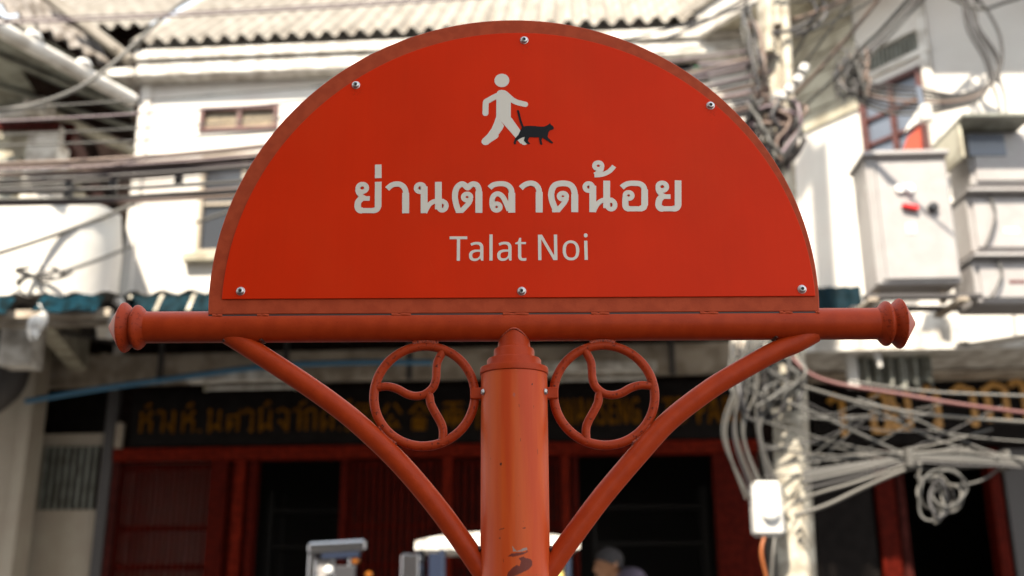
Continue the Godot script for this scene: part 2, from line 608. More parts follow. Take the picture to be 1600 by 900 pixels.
func post_texture() -> ImageTexture:
	# sun-faded streaks, dents and the scraped patch of the painted post; u goes once round, v is height in metres
	var w := 384
	var h := 2048
	var im := Image.create(w, h, false, Image.FORMAT_RGB8)
	var n := FastNoiseLite.new()
	n.seed = 21
	n.frequency = 0.012
	n.fractal_octaves = 4
	var fine := FastNoiseLite.new()
	fine.seed = 22
	fine.frequency = 0.09
	# the scrape: a ragged triangle above a long bent sliver, in metres about the post's front
	var chips := [
		[[Vector2(-0.0054, 1.5189), Vector2(-0.0025, 1.5146), Vector2(0.0019, 1.5102), Vector2(0.0078, 1.5117), Vector2(0.0122, 1.5146), Vector2(0.0188, 1.516), Vector2(0.021, 1.5124), Vector2(0.0093, 1.5088), Vector2(-0.004, 1.5088)], 0],
		[[Vector2(-0.0135, 1.5016), Vector2(-0.0069, 1.5059), Vector2(0.0166, 1.5088), Vector2(0.0196, 1.511), Vector2(0.021, 1.5088), Vector2(0.0122, 1.5045), Vector2(-0.004, 1.5009)], 1],
		[[Vector2(0.0049, 1.4987), Vector2(0.0137, 1.5016), Vector2(0.0151, 1.4994), Vector2(0.0254, 1.4973), Vector2(0.0291, 1.493), Vector2(0.0284, 1.4872), Vector2(0.0225, 1.4814), Vector2(0.0107, 1.4757), Vector2(0.0004, 1.4715), Vector2(-0.0157, 1.465), Vector2(-0.0128, 1.4757), Vector2(-0.004, 1.4843), Vector2(0.0019, 1.4879), Vector2(0.0063, 1.4858), Vector2(0.0093, 1.4944)], 1],
		[[Vector2(-0.028, 1.5445), Vector2(-0.02, 1.546), Vector2(-0.019, 1.5472), Vector2(-0.021, 1.5468), Vector2(-0.027, 1.5456)], 2],
		[[Vector2(0.012, 1.5475), Vector2(0.0165, 1.548), Vector2(0.017, 1.5465), Vector2(0.0125, 1.5462)], 2],
		[[Vector2(-0.029, 1.531), Vector2(-0.026, 1.5325), Vector2(-0.026, 1.530)], 2],
		[[Vector2(-0.027, 1.652), Vector2(-0.025, 1.6555), Vector2(-0.022, 1.655), Vector2(-0.024, 1.650)], 2],
		[[Vector2(0.030, 1.790), Vector2(0.033, 1.7925), Vector2(0.034, 1.7905), Vector2(0.032, 1.7885)], 2],
		[[Vector2(-0.004, 1.770), Vector2(-0.001, 1.775), Vector2(0.002, 1.772), Vector2(0.0, 1.766)], 3],
	]
	var tone := [Color(0.60, 0.50, 0.47), Color(0.42, 0.17, 0.12), Color(0.24, 0.10, 0.08), Color(0.68, 0.33, 0.26)]
	for i in chips.size():
		chips[i][0] = PackedVector2Array(chips[i][0])
	for y in h:
		var hm := (1.0 - float(y) / h) * 2.0
		for x in w:
			var a := float(x) / w
			var e := cos(a * TAU) * 60.0
			var g := sin(a * TAU) * 60.0
			var t := n.get_noise_3d(e * 1.6, g * 1.6, hm * 160.0) * 0.5 + 0.5
			var s := n.get_noise_3d(e * 4.0, g * 4.0, hm * 30.0 + 500.0) * 0.5 + 0.5
			var c := Color(0.78, 0.315, 0.085).lerp(Color(0.73, 0.245, 0.065), smoothstep(0.35, 0.7, t))
			c = c.lerp(Color(0.74, 0.31, 0.14), 0.6 * smoothstep(0.5, 0.75, s))
			if fine.get_noise_3d(e * 2.4, g * 2.4, hm * 320.0) < -0.62: c = c * 0.62
			if hm > 1.44 and hm < 1.82 and (a < 0.12 or a > 0.88):
				var q := Vector2((a if a < 0.5 else a - 1.0) * TAU * 0.0592, hm)
				for ch in chips:
					if Geometry2D.is_point_in_polygon(q, ch[0]):
						var k: Color = tone[ch[1]]
						var v := 0.85 + 0.3 * (fine.get_noise_2d(q.x * 9000.0, q.y * 9000.0) * 0.5 + 0.5)
						c = Color(k.r * v, k.g * v, k.b * v)
			im.set_pixel(x, y, c)
	return ImageTexture.create_from_image(im)

# ------------------------------------------------------------------ start
func _ready() -> void:
	# camera
	var cam := Camera3D.new()
	cam.name = "camera"
	var att := CameraAttributesPhysical.new()
	att.frustum_focal_length = 62.222
	att.frustum_focus_distance = 1.84
	att.frustum_near = 0.05
	att.frustum_far = 300.0
	att.exposure_aperture = 4.1
	cam.attributes = att
	cam.fov = 31.42
	cam.near = 0.05
	cam.far = 300.0
	add_child(cam)
	cam.transform = Transform3D(Basis(Vector3.RIGHT, deg_to_rad(16.37)) * Basis(Vector3.BACK, deg_to_rad(-0.3)), Vector3(0, 1.45, 0))
	# sky, sun, exposure
	var env := Environment.new()
	var sky := Sky.new()
	var sm := ProceduralSkyMaterial.new()
	sm.sky_top_color = Color(0.66, 0.70, 0.74)
	sm.sky_horizon_color = Color(0.93, 0.91, 0.88)
	sm.sky_curve = 0.2
	sm.sky_energy_multiplier = 1.1
	sm.ground_bottom_color = Color(0.25, 0.24, 0.23)
	sm.ground_horizon_color = Color(0.6, 0.6, 0.6)
	sm.sun_angle_max = 20.0
	sky.sky_material = sm
	env.background_mode = Environment.BG_SKY
	env.sky = sky
	env.tonemap_mode = Environment.TONE_MAPPER_LINEAR
	env.tonemap_exposure = 3.0
	env.sdfgi_enabled = true
	env.ssao_enabled = true
	env.ssil_enabled = true
	var we := WorldEnvironment.new()
	we.name = "world_environment"
	we.environment = env
	add_child(we)
	var sun := DirectionalLight3D.new()
	sun.name = "sun"
	sun.light_energy = 1.6
	sun.light_color = Color(1.0, 0.95, 0.87)
	sun.light_angular_distance = 1.0
	sun.shadow_enabled = true
	add_child(sun)
	sun.look_at_from_position(Vector3(-0.3, 1.1, 0.8), Vector3.ZERO, Vector3.UP)
	materials()
	setting()
	near_side()
	centre_house()
	left_house()
	right_house()
	awnings()
	signboards()
	cabinets()
	pole_and_cables()
	vehicles()
	passer_by()
	district_sign()

func FT() -> Transform3D:   # the frame of the shop fronts across the street: x along them, z towards the street
	return Transform3D(Basis(Vector3.UP, deg_to_rad(-4.0)), Vector3(0, 0, -9))

# ------------------------------------------------------------------ the ground
func setting() -> void:
	tag(obj("road", bx(Vector3(-80, -0.3, -80), Vector3(80, 0, 80)), M.asphalt), "dark grey asphalt street between the two rows of shophouses", "road", "", "structure")
	var p := obj("pavement", bx(Vector3(-14, 0.0, -0.6), Vector3(14, 0.13, 1.5), 0.015), M.pavement)
	p.transform = FT()
	tag(p, "raised grey concrete pavement in front of the shops", "pavement", "", "structure")

# ------------------------------------------------------------------ the row behind the photographer, whose shade the sign stands in
func near_side() -> void:
	var h := thing("shophouse_behind", "plain grey two storey shophouse on the near side of the street", "building")
	var st := mb()
	var holes := []
	for fl in 2:
		for k in 3:
			holes.append(Rect2(-9.0 + k * 3.0, 0.4 + fl * 3.5 if fl else 0.12, 1.7, 1.6 if fl else 2.5))
	wall_with_holes(st, -10.0, 0.2, 0.0, 8.6, 1.6, 1.85, holes)
	box(st, Vector3(-10, 0, 1.85), Vector3(-9.75, 8.6, 8))
	box(st, Vector3(-0.05, 0, 1.85), Vector3(0.2, 8.6, 8))
	box(st, Vector3(-10, 0, 8), Vector3(0.2, 8.6, 8.25))
	obj("wall", st, M.concrete, h)
	obj("roof", bx(Vector3(-10.2, 8.6, 1.4), Vector3(0.4, 8.8, 8.4)), M.roof_sheet, h)
	for r in holes:
		obj("window", bx(Vector3(r.position.x, r.position.y, 1.70), Vector3(r.end.x, r.end.y, 1.74)), M.glass_dark, h)

# ------------------------------------------------------------------ the house straight across
func centre_house() -> void:
	var h := thing("white_shophouse", "white two storey shophouse with corrugated roof and red lattice shop front", "building", FT())
	var xl := -3.683
	var xr := 2.52
	var y0 := 3.537
	var y1 := 6.644 + 0.18
	var tr := Rect2(-3.076, 5.765, 0.79, 0.27)
	var wn := Rect2(-3.015, 4.499, 0.86, 1.03)
	var rt := Rect2(1.16, 6.099, 0.74, 0.25)
	var st := mb()
	wall_with_holes(st, xl, xr, y0, y1, -0.2, 0.0, [tr, wn, rt])
	box(st, Vector3(xl, 0.12, -5.2), Vector3(xl + 0.2, y1, -0.2))
	box(st, Vector3(xr - 0.2, 0.12, -5.2), Vector3(xr, y1, -0.2))
	box(st, Vector3(xl + 0.2, 0.12, -5.2), Vector3(xr - 0.2, y1, -5.0))
	obj("wall", st, M.white_wall, h)
	obj("upper_floor", bx(Vector3(xl + 0.2, y0, -5.0), Vector3(xr - 0.2, y0 + 0.2, -0.2)), M.interior, h)
	obj("ceiling", bx(Vector3(xl + 0.2, y1 - 0.1, -5.0), Vector3(xr - 0.2, y1, -0.2)), M.interior, h)
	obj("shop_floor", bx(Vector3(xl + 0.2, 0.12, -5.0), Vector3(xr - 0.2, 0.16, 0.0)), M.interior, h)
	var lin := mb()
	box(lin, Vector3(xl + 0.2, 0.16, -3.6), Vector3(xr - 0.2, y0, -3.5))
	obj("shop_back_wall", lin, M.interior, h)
	# mouldings under the eave, a step of white bands
	obj("eave_board", bx(Vector3(-3.712, 6.472, 0.02), Vector3(xr - 0.3, 6.577, 0.22), 0.01), M.trim_white, h)
	obj("cornice", bx(Vector3(-3.703, 6.3, 0.0), Vector3(xr - 0.3, 6.468, 0.18), 0.025), M.trim_white, h)
	obj("cornice", bx(Vector3(-3.995, 6.296, -0.1), Vector3(-3.693, 6.387, 0.22), 0.01), M.trim_white, h)
	obj("corner_pilaster", bx(Vector3(-3.694, y0, 0.0), Vector3(-3.592, 6.386, 0.035), 0.008), M.white_wall, h)
	# roof of wavy fibre cement sheets
	var ye := 6.644
	var dn := Vector3(0, -sin(deg_to_rad(42)), cos(deg_to_rad(42)))
	var len := 2.6
	st = mb()
	var x := -3.673
	corrugated(st, Vector3(x, ye, 0.27) - dn * len, Vector3.RIGHT, dn, 2.44 - x, len, 0.168, 0.033, 0.008, 14)
	var roof := obj("roof", st, M.roof_sheet, h)
	st = mb()
	corrugated(st, Vector3(x, ye + sin(deg_to_rad(42)) * len, 0.27 - cos(deg_to_rad(42)) * len), Vector3.RIGHT, Vector3(0, -dn.y, dn.z) * Vector3(1, -1, -1), 2.44 - x, len, 0.168, 0.03)
	obj("rear_slope", st, M.roof_sheet, roof)
	st = mb()
	corrugated(st, Vector3(-5.4, ye + 0.34, 0.02) - dn * 2.1, Vector3.RIGHT, dn, x + 5.3, 2.1, 0.168, 0.033, 0.008, 14)
	obj("roof_return", st, M.roof_sheet, roof)
	# hip flashing at the left end of the roof
	st = mb()
	rod(st, Vector3(x - 0.02, ye - 0.03, 0.27), Vector3(x - 0.02, ye, 0.27) - dn * len, 0.05)
	obj("verge_cap", st, M.roof_sheet, roof)
	# windows
	for w in [[tr, M.window_red, M.frosted_amber, 2, 1], [wn, M.beige_frame, M.glass_dark, 2, 2], [rt, M.dark_wood, M.glass_dark, 2, 1]]:
		window(h, w[0], w[1], w[2], w[3], w[4])
	obj("window_sill", bx(Vector3(wn.position.x - 0.08, wn.position.y - 0.09, 0.0), Vector3(wn.end.x + 0.08, wn.position.y, 0.1), 0.01), M.cream_wall, h)
	# ground floor: concrete beam, pillars, red lintel, board above the gates
	var ybt := y0
	var ybb := 3.249
	obj("concrete_beam", bx(Vector3(-3.618, ybb, -0.25), Vector3(xr, ybt - 0.002, 0.05), 0.01), M.concrete, h)
	for u in [-3.215, -2.052, 1.415, -0.921]:
		obj("joint_strap", bx(Vector3(u - 0.022, ybb, 0.05), Vector3(u + 0.022, ybt + 0.3, 0.075)), M.steel_dark, h)
	var yl0 := 2.557
	var yl1 := 2.67
	obj("transom_board", bx(Vector3(-3.616, yl1, -0.12), Vector3(xr, ybb, -0.02)), M.dark_wood, h)
	obj("red_lintel", bx(Vector3(-3.576, yl0, -0.1), Vector3(2.112, yl1, 0.08), 0.01), M.lintel_red, h)
	for p in [[-3.576, -3.512, M.maroon], [-2.688, -2.528, M.gate_red], [-2.459, -2.368, M.lintel_red], [-2.322, -2.265, M.gate_red], [-1.507, -1.445, M.gate_red], [-0.614, -0.525, M.lintel_red], [0.415, 0.491, M.lintel_red], [0.518, 0.562, M.gate_red], [1.716, 2.099, M.gate_red]]:
		obj("door_post", bx(Vector3(p[0], 0.16, -0.08), Vector3(p[1], yl0, 0.05), 0.006), p[2], h)
	obj("red_panel", bx(Vector3(-2.545, 0.16, -0.06), Vector3(-2.339, yl0, -0.02)), M.gate_red, h)
	# folding lattice gates of red slats
	for g in [[-3.515, -2.71, 15], [-1.441, -0.629, 13], [-0.518, 0.409, 14]]:
		lattice_gate(h, g[0], g[1], 0.2, yl0 - 0.02, g[2])
	# goods racks in the dark of the open bays
	for s in [[-2.543, -1.752], [0.686, 1.796]]:
		var k := thing("goods_rack", "dim steel rack of goods seen in the %s dark doorway" % ("left" if s[0] < 0 else "right"), "rack", FT(), "racks inside the shop")
		for y in [0.5, 1.0, 1.5, 1.85, 2.2]:
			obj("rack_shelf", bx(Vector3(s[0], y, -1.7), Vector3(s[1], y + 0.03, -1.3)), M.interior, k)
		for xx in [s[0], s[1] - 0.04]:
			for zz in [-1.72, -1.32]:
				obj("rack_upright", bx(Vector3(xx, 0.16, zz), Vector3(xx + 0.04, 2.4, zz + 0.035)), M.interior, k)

func window(h: Node, r: Rect2, frame: Material, pane: Material, nx: int, ny: int) -> void:
	var st := mb()
	var a := r.position
	var b := r.end
	var t := 0.045
	box(st, Vector3(a.x, a.y, -0.10), Vector3(a.x + t, b.y, 0.025), Transform3D.IDENTITY, 0.005)
	box(st, Vector3(b.x - t, a.y, -0.10), Vector3(b.x, b.y, 0.025), Transform3D.IDENTITY, 0.005)
	box(st, Vector3(a.x + t, b.y - t, -0.10), Vector3(b.x - t, b.y, 0.022), Transform3D.IDENTITY, 0.005)
	box(st, Vector3(a.x + t, a.y, -0.10), Vector3(b.x - t, a.y + t, 0.022), Transform3D.IDENTITY, 0.005)
	for i in range(1, nx):
		var x := lerpf(a.x + t, b.x - t, float(i) / nx)
		box(st, Vector3(x - 0.02, a.y + t, -0.09), Vector3(x + 0.02, b.y - t, 0.01))
	var w := obj("window", st, frame, h)
	for i in nx:
		for j in ny:
			var x0 := lerpf(a.x + t, b.x - t, float(i) / nx) + (0.02 if i else 0.0)
			var x1 := lerpf(a.x + t, b.x - t, float(i + 1) / nx) - (0.02 if i < nx - 1 else 0.0)
			var y0 := lerpf(a.y + t, b.y - t, float(j) / ny)
			var y1 := lerpf(a.y + t, b.y - t, float(j + 1) / ny)
			if j < ny - 1:
				obj("glazing_bar", bx(Vector3(x0, y1 - 0.014, -0.06), Vector3(x1, y1 + 0.014, -0.005)), frame, w)
			obj("pane", bx(Vector3(x0, y0, -0.035), Vector3(x1, y1 - (0.015 if j < ny - 1 else 0.0), -0.029)), pane, w)

func lattice_gate(h: Node, x0: float, x1: float, y0: float, y1: float, n: int) -> void:
	var g := obj("folding_gate", bx(Vector3(x0, y1 - 0.05, -0.05), Vector3(x1, y1, -0.025)), M.gate_red, h)
	for y in [y0, y0 + 0.62, 1.62, 1.95]:
		obj("rail", bx(Vector3(x0, y, -0.05), Vector3(x1, y + 0.05, -0.025)), M.gate_red, g)
	var w := (x1 - x0) / n
	var m := bx(Vector3(-0.27 * w, y0, -0.024), Vector3(0.27 * w, y1, 0.006), 0.003).commit()
	for i in n:
		place("slat", m, M.gate_red, g, Transform3D(Basis(), Vector3(x0 + (i + 0.5) * w, 0, 0.002 * (i % 3))))

# ------------------------------------------------------------------ the old house on the left with its metal canopy and rounded balcony
func left_house() -> void:
	var h := thing("canopied_house", "old white house with rounded balcony, sheet metal canopy and grey corrugated roof", "building")
	# roof: wavy sheets whose eave runs away from the street
	var e0 := Vector3(-3.854, 5.54, -6.293)
	var e1 := Vector3(-3.254, 5.54, -7.465)
	var along := (e1 - e0).normalized()
	var left := along.cross(Vector3.UP).normalized()
	if left.x > 0: left = -left
	var up := (left * cos(deg_to_rad(52)) + Vector3.UP * sin(deg_to_rad(52))).normalized()
	var w := (e1 - e0).length()
	var st := mb()
	corrugated(st, e0 + up * 0.85, along, -up, w, 0.85, 0.14, 0.026)
	var roof := obj("roof", st, M.old_roof_sheet, h)
	st = mb()
	var v0 := Vector3(-3.082, 5.56, -7.429)
	var v1 := Vector3(-3.804, 6.15, -7.386)
	rod(st, v0, v1, 0.055)
	rod(st, v0 + along * -0.16 + Vector3.UP * 0.02, v1 + along * -0.2, 0.03)
	obj("ridge_cap", st, M.roof_sheet, roof)
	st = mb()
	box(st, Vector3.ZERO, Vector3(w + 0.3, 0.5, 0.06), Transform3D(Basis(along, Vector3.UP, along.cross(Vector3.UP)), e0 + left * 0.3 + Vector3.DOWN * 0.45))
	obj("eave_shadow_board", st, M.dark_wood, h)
	# canopy: a horizontal ribbed soffit carried by white tubes
	var y := 5.0
	var g0 := Vector3(-3.403, 5.0, -5.88)
	var g1 := Vector3(-2.857, 5.0, -7.011)
	var b0 := Vector3(-4.118, 5.0, -7.326)
	var bc := Vector3(-3.596, 5.0, -7.099)
	var b1 := Vector3(-3.173, 5.0, -7.898)
	st = mb()
	rod(st, g0, g1, 0.055, 12)
	obj("canopy_edge_tube", st, M.trim_white, h)
	st = mb()
	rod(st, bc + Vector3(0, -0.02, 0), b1 + Vector3(0, -0.02, 0), 0.045, 12)
	obj("canopy_back_tube", st, M.cream_wall, h)
	st = mb()
	rod(st, b0 + Vector3(0, -0.02, 0), bc + Vector3(0, -0.02, 0), 0.05, 12)
	obj("canopy_back_tube", st, M.trim_white, h)
	st = mb()
	var u3 := Vector3.UP * 0.06
	quad_auto(st, g0 + u3, g1 + u3, b1 + u3, bc + u3, Vector3.DOWN)
	quad_auto(st, g0 + u3, bc + u3, b0 + u3, b0.lerp(g0, 0.4) + u3, Vector3.DOWN)
	quad_auto(st, g0 + u3 * 1.6, g1 + u3 * 1.6, b1 + u3 * 1.6, bc + u3 * 1.6, Vector3.UP)
	quad_auto(st, g0 + u3 * 1.6, bc + u3 * 1.6, b0 + u3 * 1.6, b0.lerp(g0, 0.4) + u3 * 1.6, Vector3.UP)
	obj("canopy_sheet", st, M.soffit_metal, h)
	for k in [0.3, 0.62]:
		st = mb()
		rod(st, g0.lerp(b0, k) + Vector3.UP * 0.035, g1.lerp(b1, k) + Vector3.UP * 0.035, 0.02, 6)
		obj("canopy_rib", st, M.soffit_metal, h)
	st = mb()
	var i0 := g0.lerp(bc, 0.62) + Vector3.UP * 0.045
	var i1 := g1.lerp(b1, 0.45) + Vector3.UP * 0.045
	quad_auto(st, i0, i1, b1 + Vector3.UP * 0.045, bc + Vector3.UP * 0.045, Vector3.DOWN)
	obj("soffit_dark_sheet", st, M.dark_wood, h)  # dark sheet added under the canopy to darken the soffit's inner half
	for t in [0.28, 0.62]:
		st = mb()
		lathe(st, [Vector2(0.0, -0.03), Vector2(0.05, -0.025), Vector2(0.065, 0.0), Vector2(0.05, 0.035), Vector2(0.0, 0.05)], Transform3D(Basis(), g0.lerp(g1, t) + Vector3.UP * 0.06), 16)
		obj("tube_cap", st, M.plastic_white, h)
	st = mb()
	box(st, Vector3(-0.09, -0.09, -0.09), Vector3(0.09, 0.05, 0.09), Transform3D(Basis(), bc), 0.02)
	obj("tube_corner", st, M.trim_white, h)
	# walls under the canopy: a window wall facing the street and a louvred one along the gap
	var c := Vector3(bc.x + 0.02, 0, bc.z - 0.12)
	var d := Vector3(b1.x - 0.15, 0, -9.2)
	st = mb()
	var zf := c.z
	box(st, Vector3(-9, 3.4, zf - 0.15), Vector3(-3.685, 4.97, zf))
	obj("front_wall", st, M.cream_wall, h)
	st = mb()
	box(st, Vector3(-3.685, 3.0, zf - 0.15), Vector3(c.x + 0.13, 4.88, zf + 0.06), Transform3D.IDENTITY, 0.01)
	obj("corner_column", st, M.trim_white, h)
	st = mb()
	box(st, Vector3(-9, 4.82, zf + 0.061), Vector3(c.x + 0.13, 4.88, zf + 0.1))
	obj("red_fascia", st, M.maroon, h)
	for k in 3:
		var xa := -4.145 + k * 0.22
		var fr := mb()
		box(fr, Vector3(xa, 4.12, zf + 0.003), Vector3(xa + 0.18, 4.63, zf + 0.03))
		var wn := obj("window", fr, M.cream_wall, h)
		for q in 2:
			obj("pane", bx(Vector3(xa + 0.025, 4.15 + q * 0.243, zf + 0.031), Vector3(xa + 0.155, 4.37 + q * 0.243, zf + 0.036)), M.soffit_metal, wn)
	var s0 := Vector3(c.x + 0.13, 0, zf - 0.02)
	var s1 := Vector3(-3.95, 0, -9.4)
	var sx := (s1 - s0).normalized()
	var sl := s0.distance_to(s1)
	var ST := Transform3D(Basis(sx, Vector3.UP, sx.cross(Vector3.UP)), s0)
	st = mb()
	box(st, Vector3(0, 3.4, -0.15), Vector3(sl, 4.06, 0), ST)
	box(st, Vector3(0, 4.57, -0.15), Vector3(sl, 4.75, 0), ST)
	obj("side_wall", st, M.cream_wall, h)
	st = mb()
	box(st, Vector3(0, 4.75, -0.1), Vector3(sl, 4.93, 0.06), ST)
	obj("red_fascia", st, M.maroon, h)
	st = mb()
	box(st, Vector3(0, 4.06, -0.12), Vector3(sl, 4.57, -0.08), ST)
	var lv := obj("louvred_opening", st, M.soffit_metal, h)
	for k in 9:
		st = mb()
		box(st, Vector3(0.02 + k * sl / 9.0, 4.06, -0.07), Vector3(0.06 + k * sl / 9.0, 4.57, -0.02), ST)
		obj("slat", st, M.cream_wall, lv)
	st = mb()
	box(st, Vector3(0, 4.93, -0.3), Vector3(sl + 0.3, 5.75, -0.2), ST)
	obj("gable_wall", st, M.dark_wood, h)
	obj("end_wall", bx(Vector3(-9, 0, -9.75), Vector3(-3.55, 7.2, -9.6)), M.dark_wood, h)
	# balcony parapet with a rounded corner
	st = mb()
	var yt := 4.06
	var yb := 3.363
	var plan := [Vector3(-9, 0, -6.82), Vector3(-4.15, 0, -6.72), Vector3(-3.32, 0, -6.60)]
	var r := 0.38
	var cc := Vector3(-3.21, 0, -6.97)
	for k in 9:
		var a := deg_to_rad(105 - k * 105.0 / 8.0)
		plan.append(cc + Vector3(cos(a) * r, 0, sin(a) * r))
	plan.append(Vector3(-3.16, 0, -7.9))
	var smooth_n := []
	for i in plan.size():
		var a: Vector3 = plan[maxi(i - 1, 0)]
		var b: Vector3 = plan[mini(i + 1, plan.size() - 1)]
		smooth_n.append(Vector3.UP.cross(b - a).normalized() * -1.0)
	for i in plan.size() - 1:
		var A: Vector3 = plan[i]
		var B: Vector3 = plan[i + 1]
		var na: Vector3 = smooth_n[i]
		var nb: Vector3 = smooth_n[i + 1]
		if na.dot(Vector3(0.4, 0, 1)) < 0:
			na = -na
			nb = -nb
		var U := Vector3.UP * yt
		var D := Vector3.UP * yb
		tri(st, A + D, B + D, B + U, na, nb, nb)
		tri(st, A + D, B + U, A + U, na, nb, na)
		tri(st, A + D - na * 0.12, B + D - nb * 0.12, B + U - nb * 0.12, -na, -nb, -nb)
		tri(st, A + D - na * 0.12, B + U - nb * 0.12, A + U - na * 0.12, -na, -nb, -na)
		quad(st, A + U, B + U, B + U - nb * 0.12, A + U - na * 0.12, Vector3.UP)
		quad(st, A + D, B + D, B + D - nb * 0.12, A + D - na * 0.12, Vector3.DOWN)
	obj("balcony_parapet", st, M.white_wall, h)
	obj("balcony_floor", bx(Vector3(-9, yb + 0.04, -7.6), Vector3(-3.0, yb + 0.12, -6.98)), M.concrete, h)
	# ground floor below the awning
	var q := FT()
	var xe := -3.539
	for part in [["wall", Vector3(-9.0, 3.256, -0.25), Vector3(xe - 0.02, 3.564, 0.03), M.concrete], ["dark_transom", Vector3(-4.448, 2.831, -0.3), Vector3(xe - 0.02, 3.256, -0.12), M.signboard_black],
			["white_post", Vector3(-4.326, 0.13, 0.1), Vector3(-4.217, 3.9, 0.35), M.beige_frame], ["white_panel", Vector3(-6.5, 0.13, 0.05), Vector3(-4.354, 3.55, 0.25), M.beige_frame],
			["dark_pillar", Vector3(-3.688, 0.13, -0.2), Vector3(-3.588, 3.24, 0.05), M.steel_dark], ["downpipe", Vector3(-3.562, 2.671, 0.03), Vector3(-3.503, 2.9, 0.1), M.concrete]]:
		var o := obj(part[0], bx(part[1], part[2], 0.008), part[3], h)
		o.transform = q
	var door := obj("door", bx(Vector3(-4.352, 0.13, -0.2), Vector3(-3.705, 2.831, -0.05), 0.01), M.beige_frame, h)
	door.transform = q
	door.set_meta("label", "beige door with a dark slatted vent in its upper half")
	var vx0 := -4.262
	var vx1 := -3.74
	var vy0 := 2.147
	var vy1 := 2.709
	obj("vent", bx(Vector3(vx0, vy0, -0.049), Vector3(vx1, vy1, -0.03)), M.signboard_black, door)
	for k in 8:
		var xx := lerpf(vx0, vx1, (k + 0.5) / 8.0)
		obj("slat", bx(Vector3(xx - 0.012, vy0, -0.029), Vector3(xx + 0.012, vy1, -0.012)), M.soffit_metal, door)
	st = mb()
	var sleeve := []
	for p in [Vector3(-4.331, 3.825, 0.75), Vector3(-4.256, 3.571, 0.8), Vector3(-4.202, 3.346, 0.8), Vector3(-4.23, 3.137, 0.8), Vector3(-4.387, 3.019, 0.75)]: sleeve.append(p)
	tube(st, curve(sleeve, 8), 0.16, 12)
	var o2 := obj("rolled_blind", st, M.steel_dark, h)
	o2.transform = q

